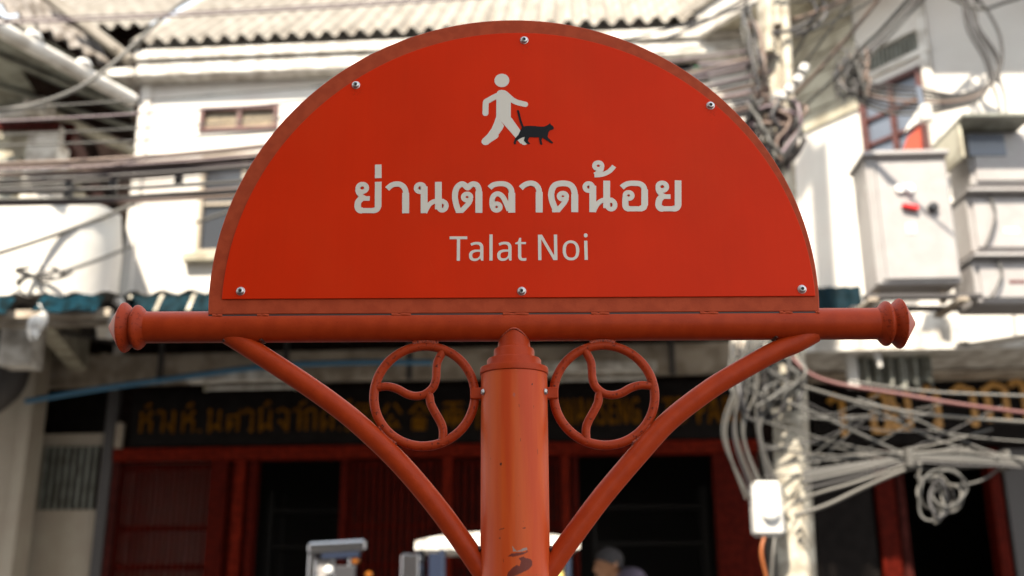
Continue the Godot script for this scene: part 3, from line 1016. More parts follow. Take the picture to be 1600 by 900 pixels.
# ------------------------------------------------------------------ the house on the right, whose wall turns towards the street
func right_house() -> void:
	var GT := Transform3D(Basis(Vector3.UP, deg_to_rad(-55.0)), Vector3(2.45, 0, -8.83))
	var h := thing("angled_white_house", "white house on the right whose wall turns towards the street", "building", GT)
	var wn := Rect2(0.971, 4.553, 1.574 - 0.971, 5.548 - 4.553)
	var vt := Rect2(1.062, 5.68, 1.652 - 1.062, 0.2)
	var x1 := 1.61
	var st := mb()
	wall_with_holes(st, 0.0, x1, 3.2, 8.9, -0.2, 0.0, [wn, vt])
	obj("wall", st, M.white_wall, h)
	window(h, wn, M.window_red, M.glass_blue, 2, 4)
	st = mb()
	box(st, Vector3(vt.position.x, vt.position.y, -0.12), Vector3(vt.end.x, vt.end.y, -0.09))
	var v := obj("vent", st, M.interior, h)
	for k in 14:
		var x := lerpf(vt.position.x, vt.end.x, (k + 0.5) / 14.0)
		obj("slat", bx(Vector3(x - 0.012, vt.position.y, -0.085), Vector3(x + 0.012, vt.end.y, -0.03)), M.soffit_metal, v)
	obj("ledge", bx(Vector3(vt.position.x - 0.05, vt.position.y - 0.05, 0.0), Vector3(vt.end.x + 0.03, vt.position.y, 0.03)), M.trim_white, h)
	# second stretch of wall, turned back a little
	var T2 := Transform3D(Basis(Vector3.UP, deg_to_rad(13.0)), Vector3(x1, 0, 0))
	st = mb()
	box(st, Vector3(0.0, 3.2, -0.2), Vector3(3.2, 8.9, 0.0), T2)
	obj("wall", st, M.white_wall, h)
	st = mb()
	box(st, Vector3(-0.02, 3.2, -0.19), Vector3(0.06, 8.9, 0.03), T2, 0.01)
	obj("corner_pilaster", st, M.trim_white, h)
	# weather boards beside the vent
	for k in 6:
		obj("weather_board", bx(Vector3(0.0, vt.position.y - 0.28 + k * 0.17, 0.001), Vector3(vt.position.x - 0.07, vt.position.y - 0.125 + k * 0.17, 0.022), 0.006), M.cream_wall, h)
	# boarded soffit of the wide eave
	for k in 5:
		st = mb()
		box(st, Vector3(-1.2, 6.525, 0.02 + k * 0.115), Vector3(3.6, 6.525 + 0.04, 0.125 + k * 0.115), Transform3D.IDENTITY, 0.008)
		obj("soffit_board", st, M.cream_wall, h)
	st = mb()
	box(st, Vector3(-1.2, 6.525 - 0.06, 0.60), Vector3(3.6, 6.525 + 0.2, 0.66), Transform3D.IDENTITY, 0.01)
	obj("eave_board", st, M.trim_white, h)
	st = mb()
	box(st, Vector3(-1.2, 6.525 + 0.2, -1.6), Vector3(3.6, 6.525 + 0.28, 0.7))
	obj("roof", st, M.roof_sheet, h)
	# the shop front below, in line with the rest of the row
	var q := GT.affine_inverse() * FT()
	var yl := 3.169
	var yt := 3.468
	var parts := [
		["concrete_ledge", Vector3(2.02, yl, 0.0), Vector3(7.5, yt, 1.2), M.trim_white],
		["soffit_beam", Vector3(2.55, yl - 0.05, 0.0), Vector3(7.5, yl - 0.003, 0.5), M.concrete],
		["shop_wall", Vector3(2.55, yl - 0.22, -0.2), Vector3(7.5, yl + 0.6, 0.0), M.concrete],
		["transom_board", Vector3(2.55, 2.57, -0.1), Vector3(7.5, yl - 0.225, 0.02), M.dark_wood],
		["grey_pillar", Vector3(2.533, 0.13, -0.2), Vector3(3.027, 2.57, 0.05), M.signboard_black],
		["red_door_post", Vector3(3.05, 0.13, -0.1), Vector3(3.206, 2.57, 0.08), M.gate_red],
		["red_door_post", Vector3(3.228, 0.13, -0.1), Vector3(3.301, 2.57, 0.04), M.maroon],
		["red_door_post", Vector3(3.986, 0.13, -0.1), Vector3(4.083, 2.57, 0.08), M.gate_red],
		["grey_pillar", Vector3(4.116, 0.13, -0.2), Vector3(7.5, 2.57, 0.05), M.steel_dark],
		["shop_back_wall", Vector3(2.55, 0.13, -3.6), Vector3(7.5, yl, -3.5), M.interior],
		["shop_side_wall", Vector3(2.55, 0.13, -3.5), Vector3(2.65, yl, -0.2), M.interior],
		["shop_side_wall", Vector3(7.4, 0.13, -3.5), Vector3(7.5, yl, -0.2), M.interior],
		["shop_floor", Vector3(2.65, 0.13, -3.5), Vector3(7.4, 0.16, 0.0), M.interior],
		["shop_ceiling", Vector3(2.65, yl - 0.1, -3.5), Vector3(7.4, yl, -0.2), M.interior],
	]
	for p in parts:
		var o := obj(p[0], bx(p[1], p[2], 0.01), p[3], h)
		o.transform = q
	# grey plastic sheet rolled under the ledge
	var t := thing("hanging_plastic_sheet", "grey translucent plastic sheet hanging folded under the concrete ledge", "plastic sheet", FT())
	st = mb()
	var a := Vector3(2.699, 3.18, 1.0)
	var b := Vector3(3.332, 3.187, 1.0)
	var n := 48
	for i in n:
		var q0 := a.lerp(b, float(i) / n)
		var q1 := a.lerp(b, float(i + 1) / n)
		var w0 := 0.03 * sin(i * 0.9) + 0.018 * sin(i * 2.3)
		var w1 := 0.03 * sin((i + 1) * 0.9) + 0.018 * sin((i + 1) * 2.3)
		var l0 := 0.25 + 0.03 * sin(i * 0.7)
		var l1 := 0.25 + 0.03 * sin((i + 1) * 0.7)
		quad_auto(st, q0 + Vector3(0, 0, w0), q1 + Vector3(0, 0, w1), q1 + Vector3(0, -l1, w1 * 1.6), q0 + Vector3(0, -l0, w0 * 1.6), Vector3.BACK)
	obj("sheet", st, M.tarp_grey, t)
	st = mb()
	rod(st, a + Vector3(-0.03, 0.0, 0), b + Vector3(0.03, 0.0, 0), 0.03)
	obj("hanging_rod", st, M.cream_wall, t)
	st = mb()
	box(st, a + Vector3(-0.03, -0.26, -0.03), a + Vector3(0.05, 0.02, 0.05), Transform3D.IDENTITY, 0.01)
	obj("end_batten", st, M.plastic_white, t)
	st = mb()
	tube(st, PackedVector3Array([Vector3(2.87, 3.205, 1.12), Vector3(2.898, 3.059, 1.12)]), 0.045, 8, false, 0.015)
	obj("tied_corner", st, M.plastic_white, t)

# ------------------------------------------------------------------ awnings, lamps and pipe over the shop fronts
func awnings() -> void:
	var t := thing("sheet_awning", "low sheet metal awning with worn blue edge panels over the shop front", "awning", FT())
	var ye := 3.252
	var yt := 3.398
	var st := mb()
	corrugated(st, Vector3(-7.5, yt + 0.02 + 0.17 * 2.36, 0.05), Vector3.RIGHT, Vector3(0, -0.17, 1).normalized(), 9.4, 2.38, 0.2, 0.018, 0.004, 6)
	obj("roof_sheet", st, M.awning_grey, t)
	var lean := Vector3(0, ye - yt, 0.1)
	for s in [[-2.513, -1.255], [-1.123, 0.171], [0.298, 1.88]]:
		st = mb()
		var w: float = s[1] - s[0]
		corrugated(st, Vector3(s[0], yt, 2.4), Vector3.RIGHT, lean.normalized(), w, lean.length(), 0.225, 0.012, 0.004, 10)
		obj("edge_panel", st, M.awning_blue, t)
		for k in int(w / 0.225):
			var x: float = s[0] + 0.056 + 0.225 * k
			st = mb()
			quad_auto(st, Vector3(x - 0.013, yt, 2.419), Vector3(x + 0.013, yt, 2.419), Vector3(x + 0.013, ye, 2.519), Vector3(x - 0.013, ye, 2.519), Vector3.BACK)
			if k % 2 == 0 or k % 5 == 1: obj("worn_ridge", st, M.pole_concrete, t)
	var ye2 := 3.141
	var yt2 := 3.276
	for s in [[-3.388, -3.024], [-2.845, -2.431]]:
		st = mb()
		corrugated(st, Vector3(s[0], yt2, 2.85), Vector3.RIGHT, Vector3(0, ye2 - yt2, 0.1).normalized(), s[1] - s[0], 0.16, 0.225, 0.012, 0.004, 10)
		obj("edge_panel", st, M.awning_teal, t)
	st = mb()
	corrugated(st, Vector3(-3.474, yt2 + 0.09, 2.3), Vector3.RIGHT, Vector3(0, -0.14, 1).normalized(), -2.41 - -3.474, 0.56, 0.2, 0.014, 0.004, 6)
	obj("roof_sheet", st, M.awning_grey, t)
	obj("purlin", bx(Vector3(-3.474, ye2 - 0.0, 2.80), Vector3(-2.389, ye2 + 0.05, 2.84)), M.concrete, t)
	for z in [[2.37, yt - 0.06, M.steel_dark], [2.34, ye - 0.02, M.concrete], [1.3, yt + 0.14, M.steel_dark], [0.08, yt + 0.33, M.steel_dark]]:
		st = mb()
		box(st, Vector3(-7.4, z[1] - 0.025, z[0] - 0.02), Vector3(1.9, z[1] + 0.02, z[0] + 0.02))
		obj("purlin", st, z[2], t)
	for k in 9:
		var x := -6.6 + k * 1.02
		st = mb()
		rod(st, Vector3(x, yt + 0.33, 0.06), Vector3(x, yt - 0.07, 2.36), 0.02, 6)
		rod(st, Vector3(x, 3.62, 0.06), Vector3(x, yt + 0.0, 1.6), 0.018, 6)
		obj("bracket", st, M.steel_dark, t)
	st = mb()
	rod(st, Vector3(-4.18, 3.76, 0.5), Vector3(-3.427, 3.557, 0.5), 0.02, 6)
	obj("brace", st, M.steel_dark, t)
	st = mb()
	for k in 36: box(st, Vector3(-7.0 + k * 0.25, 3.543, 0.005), Vector3(-6.82 + k * 0.25, 3.894, 0.03))
	box(st, Vector3(-7.2, 3.537, 0.001), Vector3(1.95, 3.906, 0.004))
	var bd := obj("wall_boarding", st, M.dark_wood, t)
	bd.set_meta("kind", "stuff")
	# blue sheet on the wall above the right-hand ledge
	st = mb()
	corrugated(st, Vector3(1.95, 3.857, 0.60), Vector3.RIGHT, Vector3(0, -1, 0.05).normalized(), 2.1, 0.34, 0.12, 0.012, 0.004, 8)
	var b := obj("blue_ledge_sheet", st, M.blue_sheet_shaded)
	b.transform = FT()
	tag(b, "blue corrugated sheet with shade in its colour standing on the concrete ledge below the meter cabinets", "corrugated sheet")
	# blue pipe
	st = mb()
	var pts := []
	for p in [Vector3(-4.2, 3.032, 0.5), Vector3(-3.581, 3.127, 0.5), Vector3(-2.851, 3.215, 0.5), Vector3(-2.083, 3.311, 0.45), Vector3(-1.31, 3.34, 0.4), Vector3(-0.669, 3.338, 0.35)]: pts.append(p)
	tube(st, curve(pts, 6), 0.025, 10)
	var pp := obj("blue_pipe", st, M.pipe_blue)
	pp.transform = FT()
	tag(pp, "thin bright blue plastic pipe sagging beneath the concrete beam", "pipe")
	# white sack-like rags tied to the awning
	rag("hanging_plastic_bag", "crumpled white plastic bag tied under the awning at far left", Vector3(-2.784, 3.168, 2.98), 0.22, 4)
	rag("hanging_rag", "bundled white rag hanging from the awning behind the bar's left finial", Vector3(-2.445, 3.284, 2.62), 0.2, 9)
	# fluorescent lamps, not lit
	lamp("fluorescent_lamp", "unlit white fluorescent batten lamp below the beam left of the sign post", Vector3(-2.305, 3.189, 0.35), 0.52)
	lamp("fluorescent_lamp", "unlit white fluorescent batten lamp below the beam seen through the right wheel", Vector3(0.777, 3.208, 0.35), 0.5)
	# small bracket lamp on the balcony
	var l := thing("bracket_lamp", "small dark bracket lamp with white bulb at the foot of the balcony", "lamp", Transform3D(Basis.from_scale(Vector3.ONE * 0.6), Vector3(-3.288, 3.392, -6.55)))
	st = mb()
	tube(st, curve([Vector3(0.05, -0.08, -0.1), Vector3(-0.03, 0.02, -0.02), Vector3(-0.01, 0.10, 0.03), Vector3(0.03, 0.06, 0.06)], 6), 0.014, 8)
	obj("bracket", st, M.steel_dark, l)
	st = mb()
	lathe(st, [Vector2(0, -0.08), Vector2(0.03, -0.07), Vector2(0.045, -0.03), Vector2(0.035, 0.02), Vector2(0.015, 0.05), Vector2(0, 0.055)], Transform3D(Basis(), Vector3(0.0, -0.03, 0.06)), 16)
	obj("bulb", st, M.plastic_white, l)

func rag(called: String, label: String, p: Vector3, len: float, s: int) -> void:
	var rng := RandomNumberGenerator.new()
	rng.seed = s
	var bones := []
	var a := Vector3(0, 0.02, 0)
	for k in 6:
		var b := Vector3(rng.randf_range(-0.04, 0.05), -len * (k + 1) / 6.0, rng.randf_range(-0.03, 0.03))
		bones.append([a, b, 0.03 + 0.03 * sin(k * 1.3 + s), 0.03 + 0.03 * sin(k * 1.3 + 1.0 + s)])
		a = b
	for k in 4:
		var q: Vector3 = bones[rng.randi() % 6][1]
		bones.append([q, q + Vector3(rng.randf_range(-0.06, 0.06), rng.randf_range(-0.08, 0.0), rng.randf_range(-0.03, 0.05)), 0.025, 0.012])
	for b in bones:
		b[2] = absf(b[2]) * 0.7 + 0.006
		b[3] = absf(b[3]) * 0.7 + 0.006
	var o := obj(called, body(bones, 0.015, 0.02), M.rag_white)
	o.transform = FT() * Transform3D(Basis(), p)
	tag(o, label, "plastic bag" if called.ends_with("bag") else "rag")

func lamp(called: String, label: String, c: Vector3, half: float) -> void:
	var t := thing(called, label, "lamp", FT() * Transform3D(Basis(), c), "fluorescent lamps under the beam")
	obj("housing", bx(Vector3(-half, 0.0, -0.05), Vector3(half * 0.95, 0.10, 0.06), 0.012), M.trim_white, t)
	obj("end_cap", bx(Vector3(-half * 0.72, -0.07, -0.02), Vector3(-half * 0.66, 0.0, 0.02), 0.004), M.cream_wall, t)
	obj("end_cap", bx(Vector3(half * 0.82, -0.07, -0.02), Vector3(half * 0.88, 0.0, 0.02), 0.004), M.beige_frame, t)
	var st := mb()
	rod(st, Vector3(-half * 0.66, -0.045, 0), Vector3(half * 0.82, -0.045, 0), 0.016, 10)
	obj("tube", st, M.trim_white, t)

# ------------------------------------------------------------------ shop signboards with gold lettering
func thai_sign(ch: String) -> Array:
	# strokes of a plain Thai letter, one unit high: [x advance, strokes...]
	match ch:
		"h": return [0.78, [[0.12, 0.86], [0.2, 0.86], [0.2, 0.0]], [[0.2, 0.45], [0.5, 0.75], [0.6, 0.9], [0.55, 0.98]], [[0.42, 0.55], [0.6, 0.5], [0.6, 0.0]]]
		"a": return [0.45, [[0.05, 0.85], [0.18, 0.97], [0.32, 0.88], [0.32, 0.0]]]
		"g": return [0.5, [[0.3, 0.95], [0.3, 0.0], [0.05, 0.42]], [[0.3, 0.95], [0.2, 0.88]]]
		"n": return [0.8, [[0.1, 0.9], [0.2, 0.95], [0.2, 0.0], [0.4, 0.25], [0.62, 0.22]], [[0.58, 0.95], [0.58, 0.1], [0.7, 0.1]]]
		"s": return [0.72, [[0.15, 0.5], [0.15, 0.05], [0.3, 0.35], [0.15, 0.5]], [[0.1, 0.65], [0.35, 0.7], [0.55, 0.6], [0.55, 0.0]], [[0.5, 0.65], [0.68, 0.95]]]
		"w": return [0.55, [[0.05, 0.8], [0.2, 0.97], [0.4, 0.85], [0.4, 0.0], [0.3, 0.12]]]
		"j": return [0.65, [[0.05, 0.85], [0.25, 0.97], [0.48, 0.85], [0.48, 0.0], [0.2, 0.42], [0.12, 0.36]]]
		"k": return [0.68, [[0.15, 0.0], [0.15, 0.6], [0.08, 0.8], [0.3, 0.97], [0.5, 0.85], [0.5, 0.0]]]
		"d": return [0.7, [[0.3, 0.45], [0.25, 0.25], [0.12, 0.0], [0.1, 0.7], [0.3, 0.97], [0.52, 0.85], [0.52, 0.0]]]
		"o": return [0.66, [[0.08, 0.85], [0.3, 0.97], [0.5, 0.85], [0.5, 0.0], [0.12, 0.0], [0.12, 0.45], [0.25, 0.5]]]
		"e": return [0.32, [[0.15, 0.95], [0.15, 0.1], [0.25, 0.02]]]
		"y": return [0.7, [[0.2, 0.95], [0.1, 0.8], [0.15, 0.55], [0.3, 0.5]], [[0.15, 0.5], [0.12, 0.02], [0.52, 0.02], [0.52, 0.97]]]
		".": return [0.3, [[0.08, 0.0], [0.16, 0.08]]]
	return [0.4]

func signboards() -> void:
	var b := thing("gold_lettered_board", "long black shop board with shade-darkened gold Thai, Chinese and English lettering", "signboard", FT())
	var y0 := 2.681
	var y1 := 3.187
	obj("board", bx(Vector3(-3.444, y0, 0.0), Vector3(2.081, y1, 0.06), 0.006), M.signboard_black, b)
	var z0 := 0.061
	var z1 := 0.075
	# Thai words at the left
	var word := "hagh.nswnjakd.oe"
	var marks := {0: 1, 3: 1, 8: 1, 10: 0, 13: 1}
	var x := -3.386
	var yb := 2.808
	var hh := 3.009 - yb
	var sc := (-1.28 - x) / 9.4
	for i in word.length():
		var g := thai_sign(word[i])
		var polys := []
		for k in range(1, g.size()):
			var pts := []
			for p in g[k]: pts.append(Vector2(x + p[0] * sc, yb + p[1] * hh))
			polys.append_array(stroke(pts, 0.026))
		if marks.has(i): polys.append_array(stroke([Vector2(x + 0.3 * sc, yb + hh * 1.12), Vector2(x + 0.55 * sc, yb + hh * 1.3)], 0.03))
		if polys.size(): obj("letter", flat(polys, z0, z1), M.gold_shaded, b)
		x += g[0] * sc
	# Chinese, read from the right
	var ch := [
		[-1.308, [[[0.1, 0.95], [0.9, 0.95], [0.9, 0.0]], [[0.1, 0.7], [0.7, 0.7]], [[0.15, 0.45], [0.65, 0.45], [0.65, 0.1], [0.15, 0.1], [0.15, 0.45]]]],
		[-1.068, [[[0.35, 0.98], [0.1, 0.6]], [[0.62, 0.98], [0.92, 0.6]], [[0.5, 0.55], [0.2, 0.1], [0.8, 0.18]], [[0.65, 0.35], [0.85, 0.05]]]],
		[-0.822, [[[0.5, 1.0], [0.05, 0.6]], [[0.5, 1.0], [0.95, 0.6]], [[0.3, 0.6], [0.7, 0.6]], [[0.25, 0.4], [0.75, 0.4], [0.75, 0.03], [0.25, 0.03], [0.25, 0.4]]]],
		[-0.521, [[[0.05, 0.95], [0.95, 0.95]], [[0.1, 0.0], [0.1, 0.68], [0.9, 0.68], [0.9, 0.0]], [[0.5, 0.95], [0.5, 0.05]], [[0.3, 0.55], [0.2, 0.2]], [[0.3, 0.4], [0.4, 0.2]], [[0.7, 0.55], [0.6, 0.2]], [[0.7, 0.4], [0.8, 0.2]]]],
		[-0.243, [[[0.2, 1.0], [0.2, 0.0]], [[0.2, 0.6], [0.9, 0.6]], [[0.55, 0.95], [0.55, 0.05], [0.9, 0.05]]]],
	]
	var yc := 2.799
	var hc := 3.037 - yc
	for c in ch:
		var polys := []
		for s in c[1]:
			var pts := []
			for p in s: pts.append(Vector2(c[0] + (p[0] - 0.5) * 0.2, yc + p[1] * hc))
			polys.append_array(stroke(pts, 0.026))
		obj("letter", flat(polys, z0, z1), M.gold_shaded, b)
	var f := SystemFont.new()
	f.font_names = PackedStringArray(["Droid Sans"])
	f.font_weight = 700
	for w in [["WAHSENG", 0.425, 1.114], ["LTD PART", 1.235, 2.019]]:
		var tm := TextMesh.new()
		tm.text = w[0]
		tm.font = f
		tm.font_size = 64
		tm.pixel_size = 0.005
		tm.depth = 0.012
		tm.curve_step = 1.0
		var bb := tm.get_aabb()
		var o := obj("lettering", tm, M.gold_shaded, b)
		var sx: float = (w[2] - w[1]) / bb.size.x
		var sy := (3.049 - 2.813) / bb.size.y
		o.transform = Transform3D(Basis.from_scale(Vector3(sx, sy, 1)), Vector3(w[1] - bb.position.x * sx, 2.813 - bb.position.y * sy, 0.068))
	# the neighbour's board at the right
	var n := thing("black_corner_board", "black shop board with bright gold Thai letters behind the cables at right", "signboard", FT())
	obj("board", bx(Vector3(2.56, 2.586, 0.05), Vector3(7.2, 3.219, 0.2), 0.006), M.signboard_black, n)
	var row := [["w", 2.715, 0.30, 676, 0], ["o", 3.048, 0.30, 672, 0], ["y", 3.215, 0.32, 668, 0], ["w", 3.483, 0.36, 665, 0], ["w", 3.736, 0.50, 664, 0], ["k", 3.985, 0.42, 661, 1], ["a", 4.219, 0.4, 657, 1]]
	for r in row:
		var g := thai_sign(r[0])
		var py: float = lerpf(2.875, 2.661, (r[3] - 640.0) / 40.0)
		var polys := []
		for k in range(1, g.size()):
			var pts := []
			for p in g[k]: pts.append(Vector2(r[1] + (p[0] - 0.1) * r[2], py + p[1] * 0.33))
			polys.append_array(stroke(pts, 0.05))
		if r[4]: polys.append_array(stroke([Vector2(r[1] + 0.28 * r[2], py + 0.38), Vector2(r[1] + 0.36 * r[2], py + 0.52)], 0.06))
		obj("letter", flat(polys, 0.201, 0.225), M.gold, n)

# ------------------------------------------------------------------ meter cabinets on the pole's platform
func cabinets() -> void:
	var t := thing("meter_cabinet", "big light grey electric cabinet with red handle and black knob", "electric cabinet", Transform3D(Basis(Vector3.UP, deg_to_rad(-3.0)), Vector3(2.245, 3.225, -6.0)), "grey electric cabinets on the right")
	obj("body", bx(Vector3(0, 0, -0.32), Vector3(0.505, 0.86, -0.02), 0.012), M.cabinet_grey, t)
	var d := obj("door", bx(Vector3(0.055, 0.03, -0.019), Vector3(0.49, 0.80, 0.0), 0.008), M.cabinet_grey, t)
	obj("hinge_strip", bx(Vector3(0.03, 0.03, -0.019), Vector3(0.05, 0.80, -0.004), 0.004), M.cabinet_grey, t)
	obj("drip_hood", bx(Vector3(-0.02, 0.84, -0.33), Vector3(0.515, 0.875, 0.025), 0.01), M.cabinet_grey, t)
	var st := mb()
	box(st, Vector3(-0.05, -0.015, 0), Vector3(0.05, 0.015, 0.035), Transform3D(Basis(Vector3.BACK, -0.25), Vector3(0.235, 0.49, 0.001)), 0.006)
	obj("red_handle", st, M.red_plastic, d)
	st = mb()
	lathe(st, [Vector2(0.032, 0), Vector2(0.032, 0.025), Vector2(0.02, 0.035), Vector2(0, 0.036)], Transform3D(Basis(Vector3.RIGHT, PI / 2), Vector3(0.375, 0.485, 0.001)), 20)
	obj("black_knob", st, M.black_plastic, d)
	for p in [Vector2(0.19, 0.62), Vector2(0.245, 0.615)]:
		st = mb()
		lathe(st, [Vector2(0.032, 0), Vector2(0.030, 0.02), Vector2(0, 0.024)], Transform3D(Basis(Vector3.RIGHT, PI / 2), Vector3(p.x, p.y, 0.001)), 16)
		obj("meter_window", st, M.lens_white, d)
	obj("paper_notice", bx(Vector3(0.2, 0.32, 0.001), Vector3(0.26, 0.39, 0.004)), M.plastic_white, d)
	for x in [0.02, 0.42]:
		obj("foot", bx(Vector3(x, -0.08, -0.2), Vector3(x + 0.03, 0.0, -0.15)), M.concrete, t)
	# stacked cabinets at the right edge
	for c in [["light grey cabinet under a dark hood, topmost of the stack at right", Vector3(2.944, 3.904, -6.1), 0.40, 1], ["light grey cabinet with a pale paper notice, middle of the stack at right", Vector3(2.893, 3.456, -6.1), 0.41, 2], ["light grey cabinet marked with a red stripe, lowest of the stack at right", Vector3(2.83, 3.1, -6.0), 0.30, 3]]:
		var k := thing("stacked_cabinet", c[0], "electric cabinet", Transform3D(Basis(), c[1]), "grey electric cabinets on the right")
		obj("body", bx(Vector3(0, 0, -0.3), Vector3(0.62, c[2] - 0.02, 0), 0.012), M.cabinet_grey, k)
		obj("door", bx(Vector3(0.03, 0.03, 0.001), Vector3(0.59, c[2] - 0.06, 0.018), 0.006), M.cabinet_grey, k)
		if c[3] == 1:
			obj("hood", bx(Vector3(-0.10, c[2] - 0.02, -0.3), Vector3(0.35, c[2] + 0.01, 0.22), 0.008), M.soffit_metal, k)
			obj("hood_side", bx(Vector3(-0.10, 0.14, -0.3), Vector3(-0.08, c[2] - 0.02, 0.14), 0.004), M.cream_wall, k)
			obj("mesh_window", bx(Vector3(0.0, 0.2, 0.019), Vector3(0.24, c[2] - 0.05, 0.026), 0.003), M.glass_blue, k)
		else:
			obj("drip_hood", bx(Vector3(-0.01, c[2] - 0.022, -0.3), Vector3(0.63, c[2], 0.07), 0.006), M.cabinet_grey, k)
			obj("notice", bx(Vector3(0.2, 0.12, 0.0185), Vector3(0.3, 0.16 if c[3] == 2 else 0.14, 0.021)), M.plastic_white if c[3] == 2 else M.cable_red, k)
			st = mb()
			tube(st, curve([Vector3(0.14, c[2] - 0.03, 0.03), Vector3(0.15, c[2] * 0.6, 0.05), Vector3(0.10, c[2] * 0.25, 0.05), Vector3(0.06, 0.02, 0.03)], 6), 0.008, 6)
			obj("lead", st, M.cable_grey, k)
	var f := thing("cabinet_platform", "rusty dark steel platform carrying the grey electric cabinets", "platform")
	for z in [-6.02, -6.3]:
		obj("rail", bx(Vector3(2.148, 3.134, z - 0.03), Vector3(4.2, 3.162, z + 0.03), 0.005), M.steel_dark, f)
	for x in [2.155, 2.7, 3.4]:
		obj("cross_bar", bx(Vector3(x, 3.101, -6.36), Vector3(x + 0.06, 3.13, -5.95), 0.005), M.concrete, f)

# ------------------------------------------------------------------ utility pole and cables
func strand(parent: Node, pts: Array, r: float, m: Material, called := "cable", steps := 8) -> MeshInstance3D:
	var st := mb()
	tube(st, curve(pts, steps), r, 7)
	return obj(called, st, m, parent)

func span(a: Vector3, b: Vector3, sag: float) -> Array:
	var out := []
	for k in 7:
		var t := k / 6.0
		out.append(a.lerp(b, t) + Vector3.DOWN * sag * 4.0 * t * (1.0 - t))
	return out

func one_cable(label: String, pts: Array, r: float, m: Material, group := "") -> void:
	tag(strand(self, pts, r, m, "cable"), label, "cable", group)

func pole_and_cables() -> void:
	var rng := RandomNumberGenerator.new()
	rng.seed = 77
	var base := Vector3(1.60, 0, -6.2)
	var top := Vector3(1.90, 8.2, -6.2)
	var p := thing("utility_pole", "pale concrete utility pole wrapped in cables, right of the sign", "utility pole", Transform3D(Basis(), base))
	var st := mb()
	var ax := (top - base)
	for k in 1:
		var b := PackedVector3Array([Vector3.ZERO, ax * 0.5, ax])
		tube(st, b, 0.115, 4, false, 0.095)
	obj("shaft", st, M.pole_concrete, p)
	var mast := func(y: float) -> Vector3: return base + ax * (y / 8.2)
	for y in [4.15, 4.75]:
		st = mb()
		box(st, Vector3(-0.13, y - 0.025, -0.14), Vector3(0.13, y + 0.025, 0.14), Transform3D(Basis(), ax * (y / 8.2)))
		obj("steel_band", st, M.steel_dark, p)
	for s in [[-0.06, 4.85, 0.9], [0.05, 4.3, 1.3], [0.0, 5.05, 0.5]]:
		st = mb()
		rod(st, ax * (s[1] / 8.2) + Vector3(s[0], 0, 0.13), ax * ((s[1] + s[2]) / 8.2) + Vector3(s[0], 0, 0.13), 0.035, 10)
		obj("conduit", st, M.pole_concrete, p)
	# meter box low on the pole
	var mbx := thing("meter_box", "small sunlit white meter box fixed low on the utility pole", "meter box", Transform3D(Basis(), Vector3(1.467, 1.731, -6.02)))
	obj("case", bx(Vector3(-0.085, 0, -0.1), Vector3(0.085, 0.31, 0.03), 0.02), M.plastic_white, mbx)
	st = mb()
	lathe(st, [Vector2(0.055, 0), Vector2(0.05, 0.03), Vector2(0.02, 0.045), Vector2(0, 0.046)], Transform3D(Basis(Vector3.RIGHT, PI / 2), Vector3(0.0, 0.14, 0.031)), 20)
	obj("dial_glass", st, M.lens_white, mbx)
	strand(mbx, [Vector3(-0.03, 0.0, 0.0), Vector3(-0.06, -0.1, 0.02), Vector3(-0.03, -0.3, 0.0), Vector3(-0.05, -0.6, 0.0), Vector3(-0.02, -1.4, -0.02)], 0.009, M.cable_orange, "lead")
	strand(mbx, [Vector3(0.03, 0.0, 0.0), Vector3(0.0, -0.12, 0.03), Vector3(-0.02, -0.35, 0.02), Vector3(0.0, -0.7, 0.0), Vector3(0.02, -1.4, -0.02)], 0.010, M.cable_white, "lead")
	# row of white clamps on the pole
	var cl := [Vector3(1.694, 4.454, -5.98), Vector3(1.74, 4.475, -5.96), Vector3(1.782, 4.51, -5.94), Vector3(1.833, 4.557, -5.9), Vector3(1.87, 4.623, -5.88)]
	for i in cl.size():
		var o := mb()
		box(o, Vector3(-0.03, -0.035, -0.03), Vector3(0.03, 0.035, 0.03), Transform3D(Basis(Vector3.BACK, -0.5), cl[i]), 0.018)
		tag(obj("cable_clamp", o, M.plastic_white), "white plastic cable clamp beside the utility pole, %s of the slanting row" % ["lowest", "second from the bottom", "middle one", "second from the top", "topmost"][i], "clamp", "white clamps beside the pole")
	# --- bundle crossing at left
	var b := thing("cable_bundle", "thick bundle of brown and violet cables crossing the left houses above the balcony", "cable bundle")
	for i in 22:
		var a := Vector3(-3.232, 3.74, -5.6) + Vector3(0, 0.0115 * (11 - i) + rng.randf_range(-0.015, 0.015), rng.randf_range(-0.1, 0.1))
		var e: Vector3 = mast.call(4.35 + 0.025 * (22 - i)) + Vector3(rng.randf_range(-0.08, 0.02), 0, rng.randf_range(-0.1, 0.16))
		var m: Material = [M.cable_violet, M.cable_brown, M.cable_violet, M.cable_grey, M.cable_brown, M.cable_black][i % 6]
		strand(b, span(a, e, 0.10 + rng.randf_range(0, 0.07)), [0.007, 0.011, 0.006, 0.009][i % 4], m)
	for x in [Vector3(-2.643, 3.753, -5.7), Vector3(-2.399, 3.8, -5.75), Vector3(-2.027, 3.877, -5.8)]:
		st = mb()
		box(st, x - Vector3(0.02, 0.06, 0.03), x + Vector3(0.02, 0.05, 0.03), Transform3D.IDENTITY, 0.008)
		obj("tie", st, M.cable_black, b)
	for i in 4:
		var yy: float = [168, 190, 214, 232][i]
		var a := Vector3(-3.188, 4.227, -5.6) + Vector3.DOWN * (yy - 168.0) * 0.0037
		var e: Vector3 = mast.call(5.02 - 0.1 * i) + Vector3(-0.1, 0, 0.05 * i)
		one_cable("lone grey cable crossing the dark gable left, %s of four" % ["topmost", "second from top", "third from top", "lowest"][i], span(a, e, 0.05 + 0.02 * i), [0.006, 0.007, 0.005, 0.006][i], M.cable_grey if i != 1 else M.cable_violet, "single cables at left")
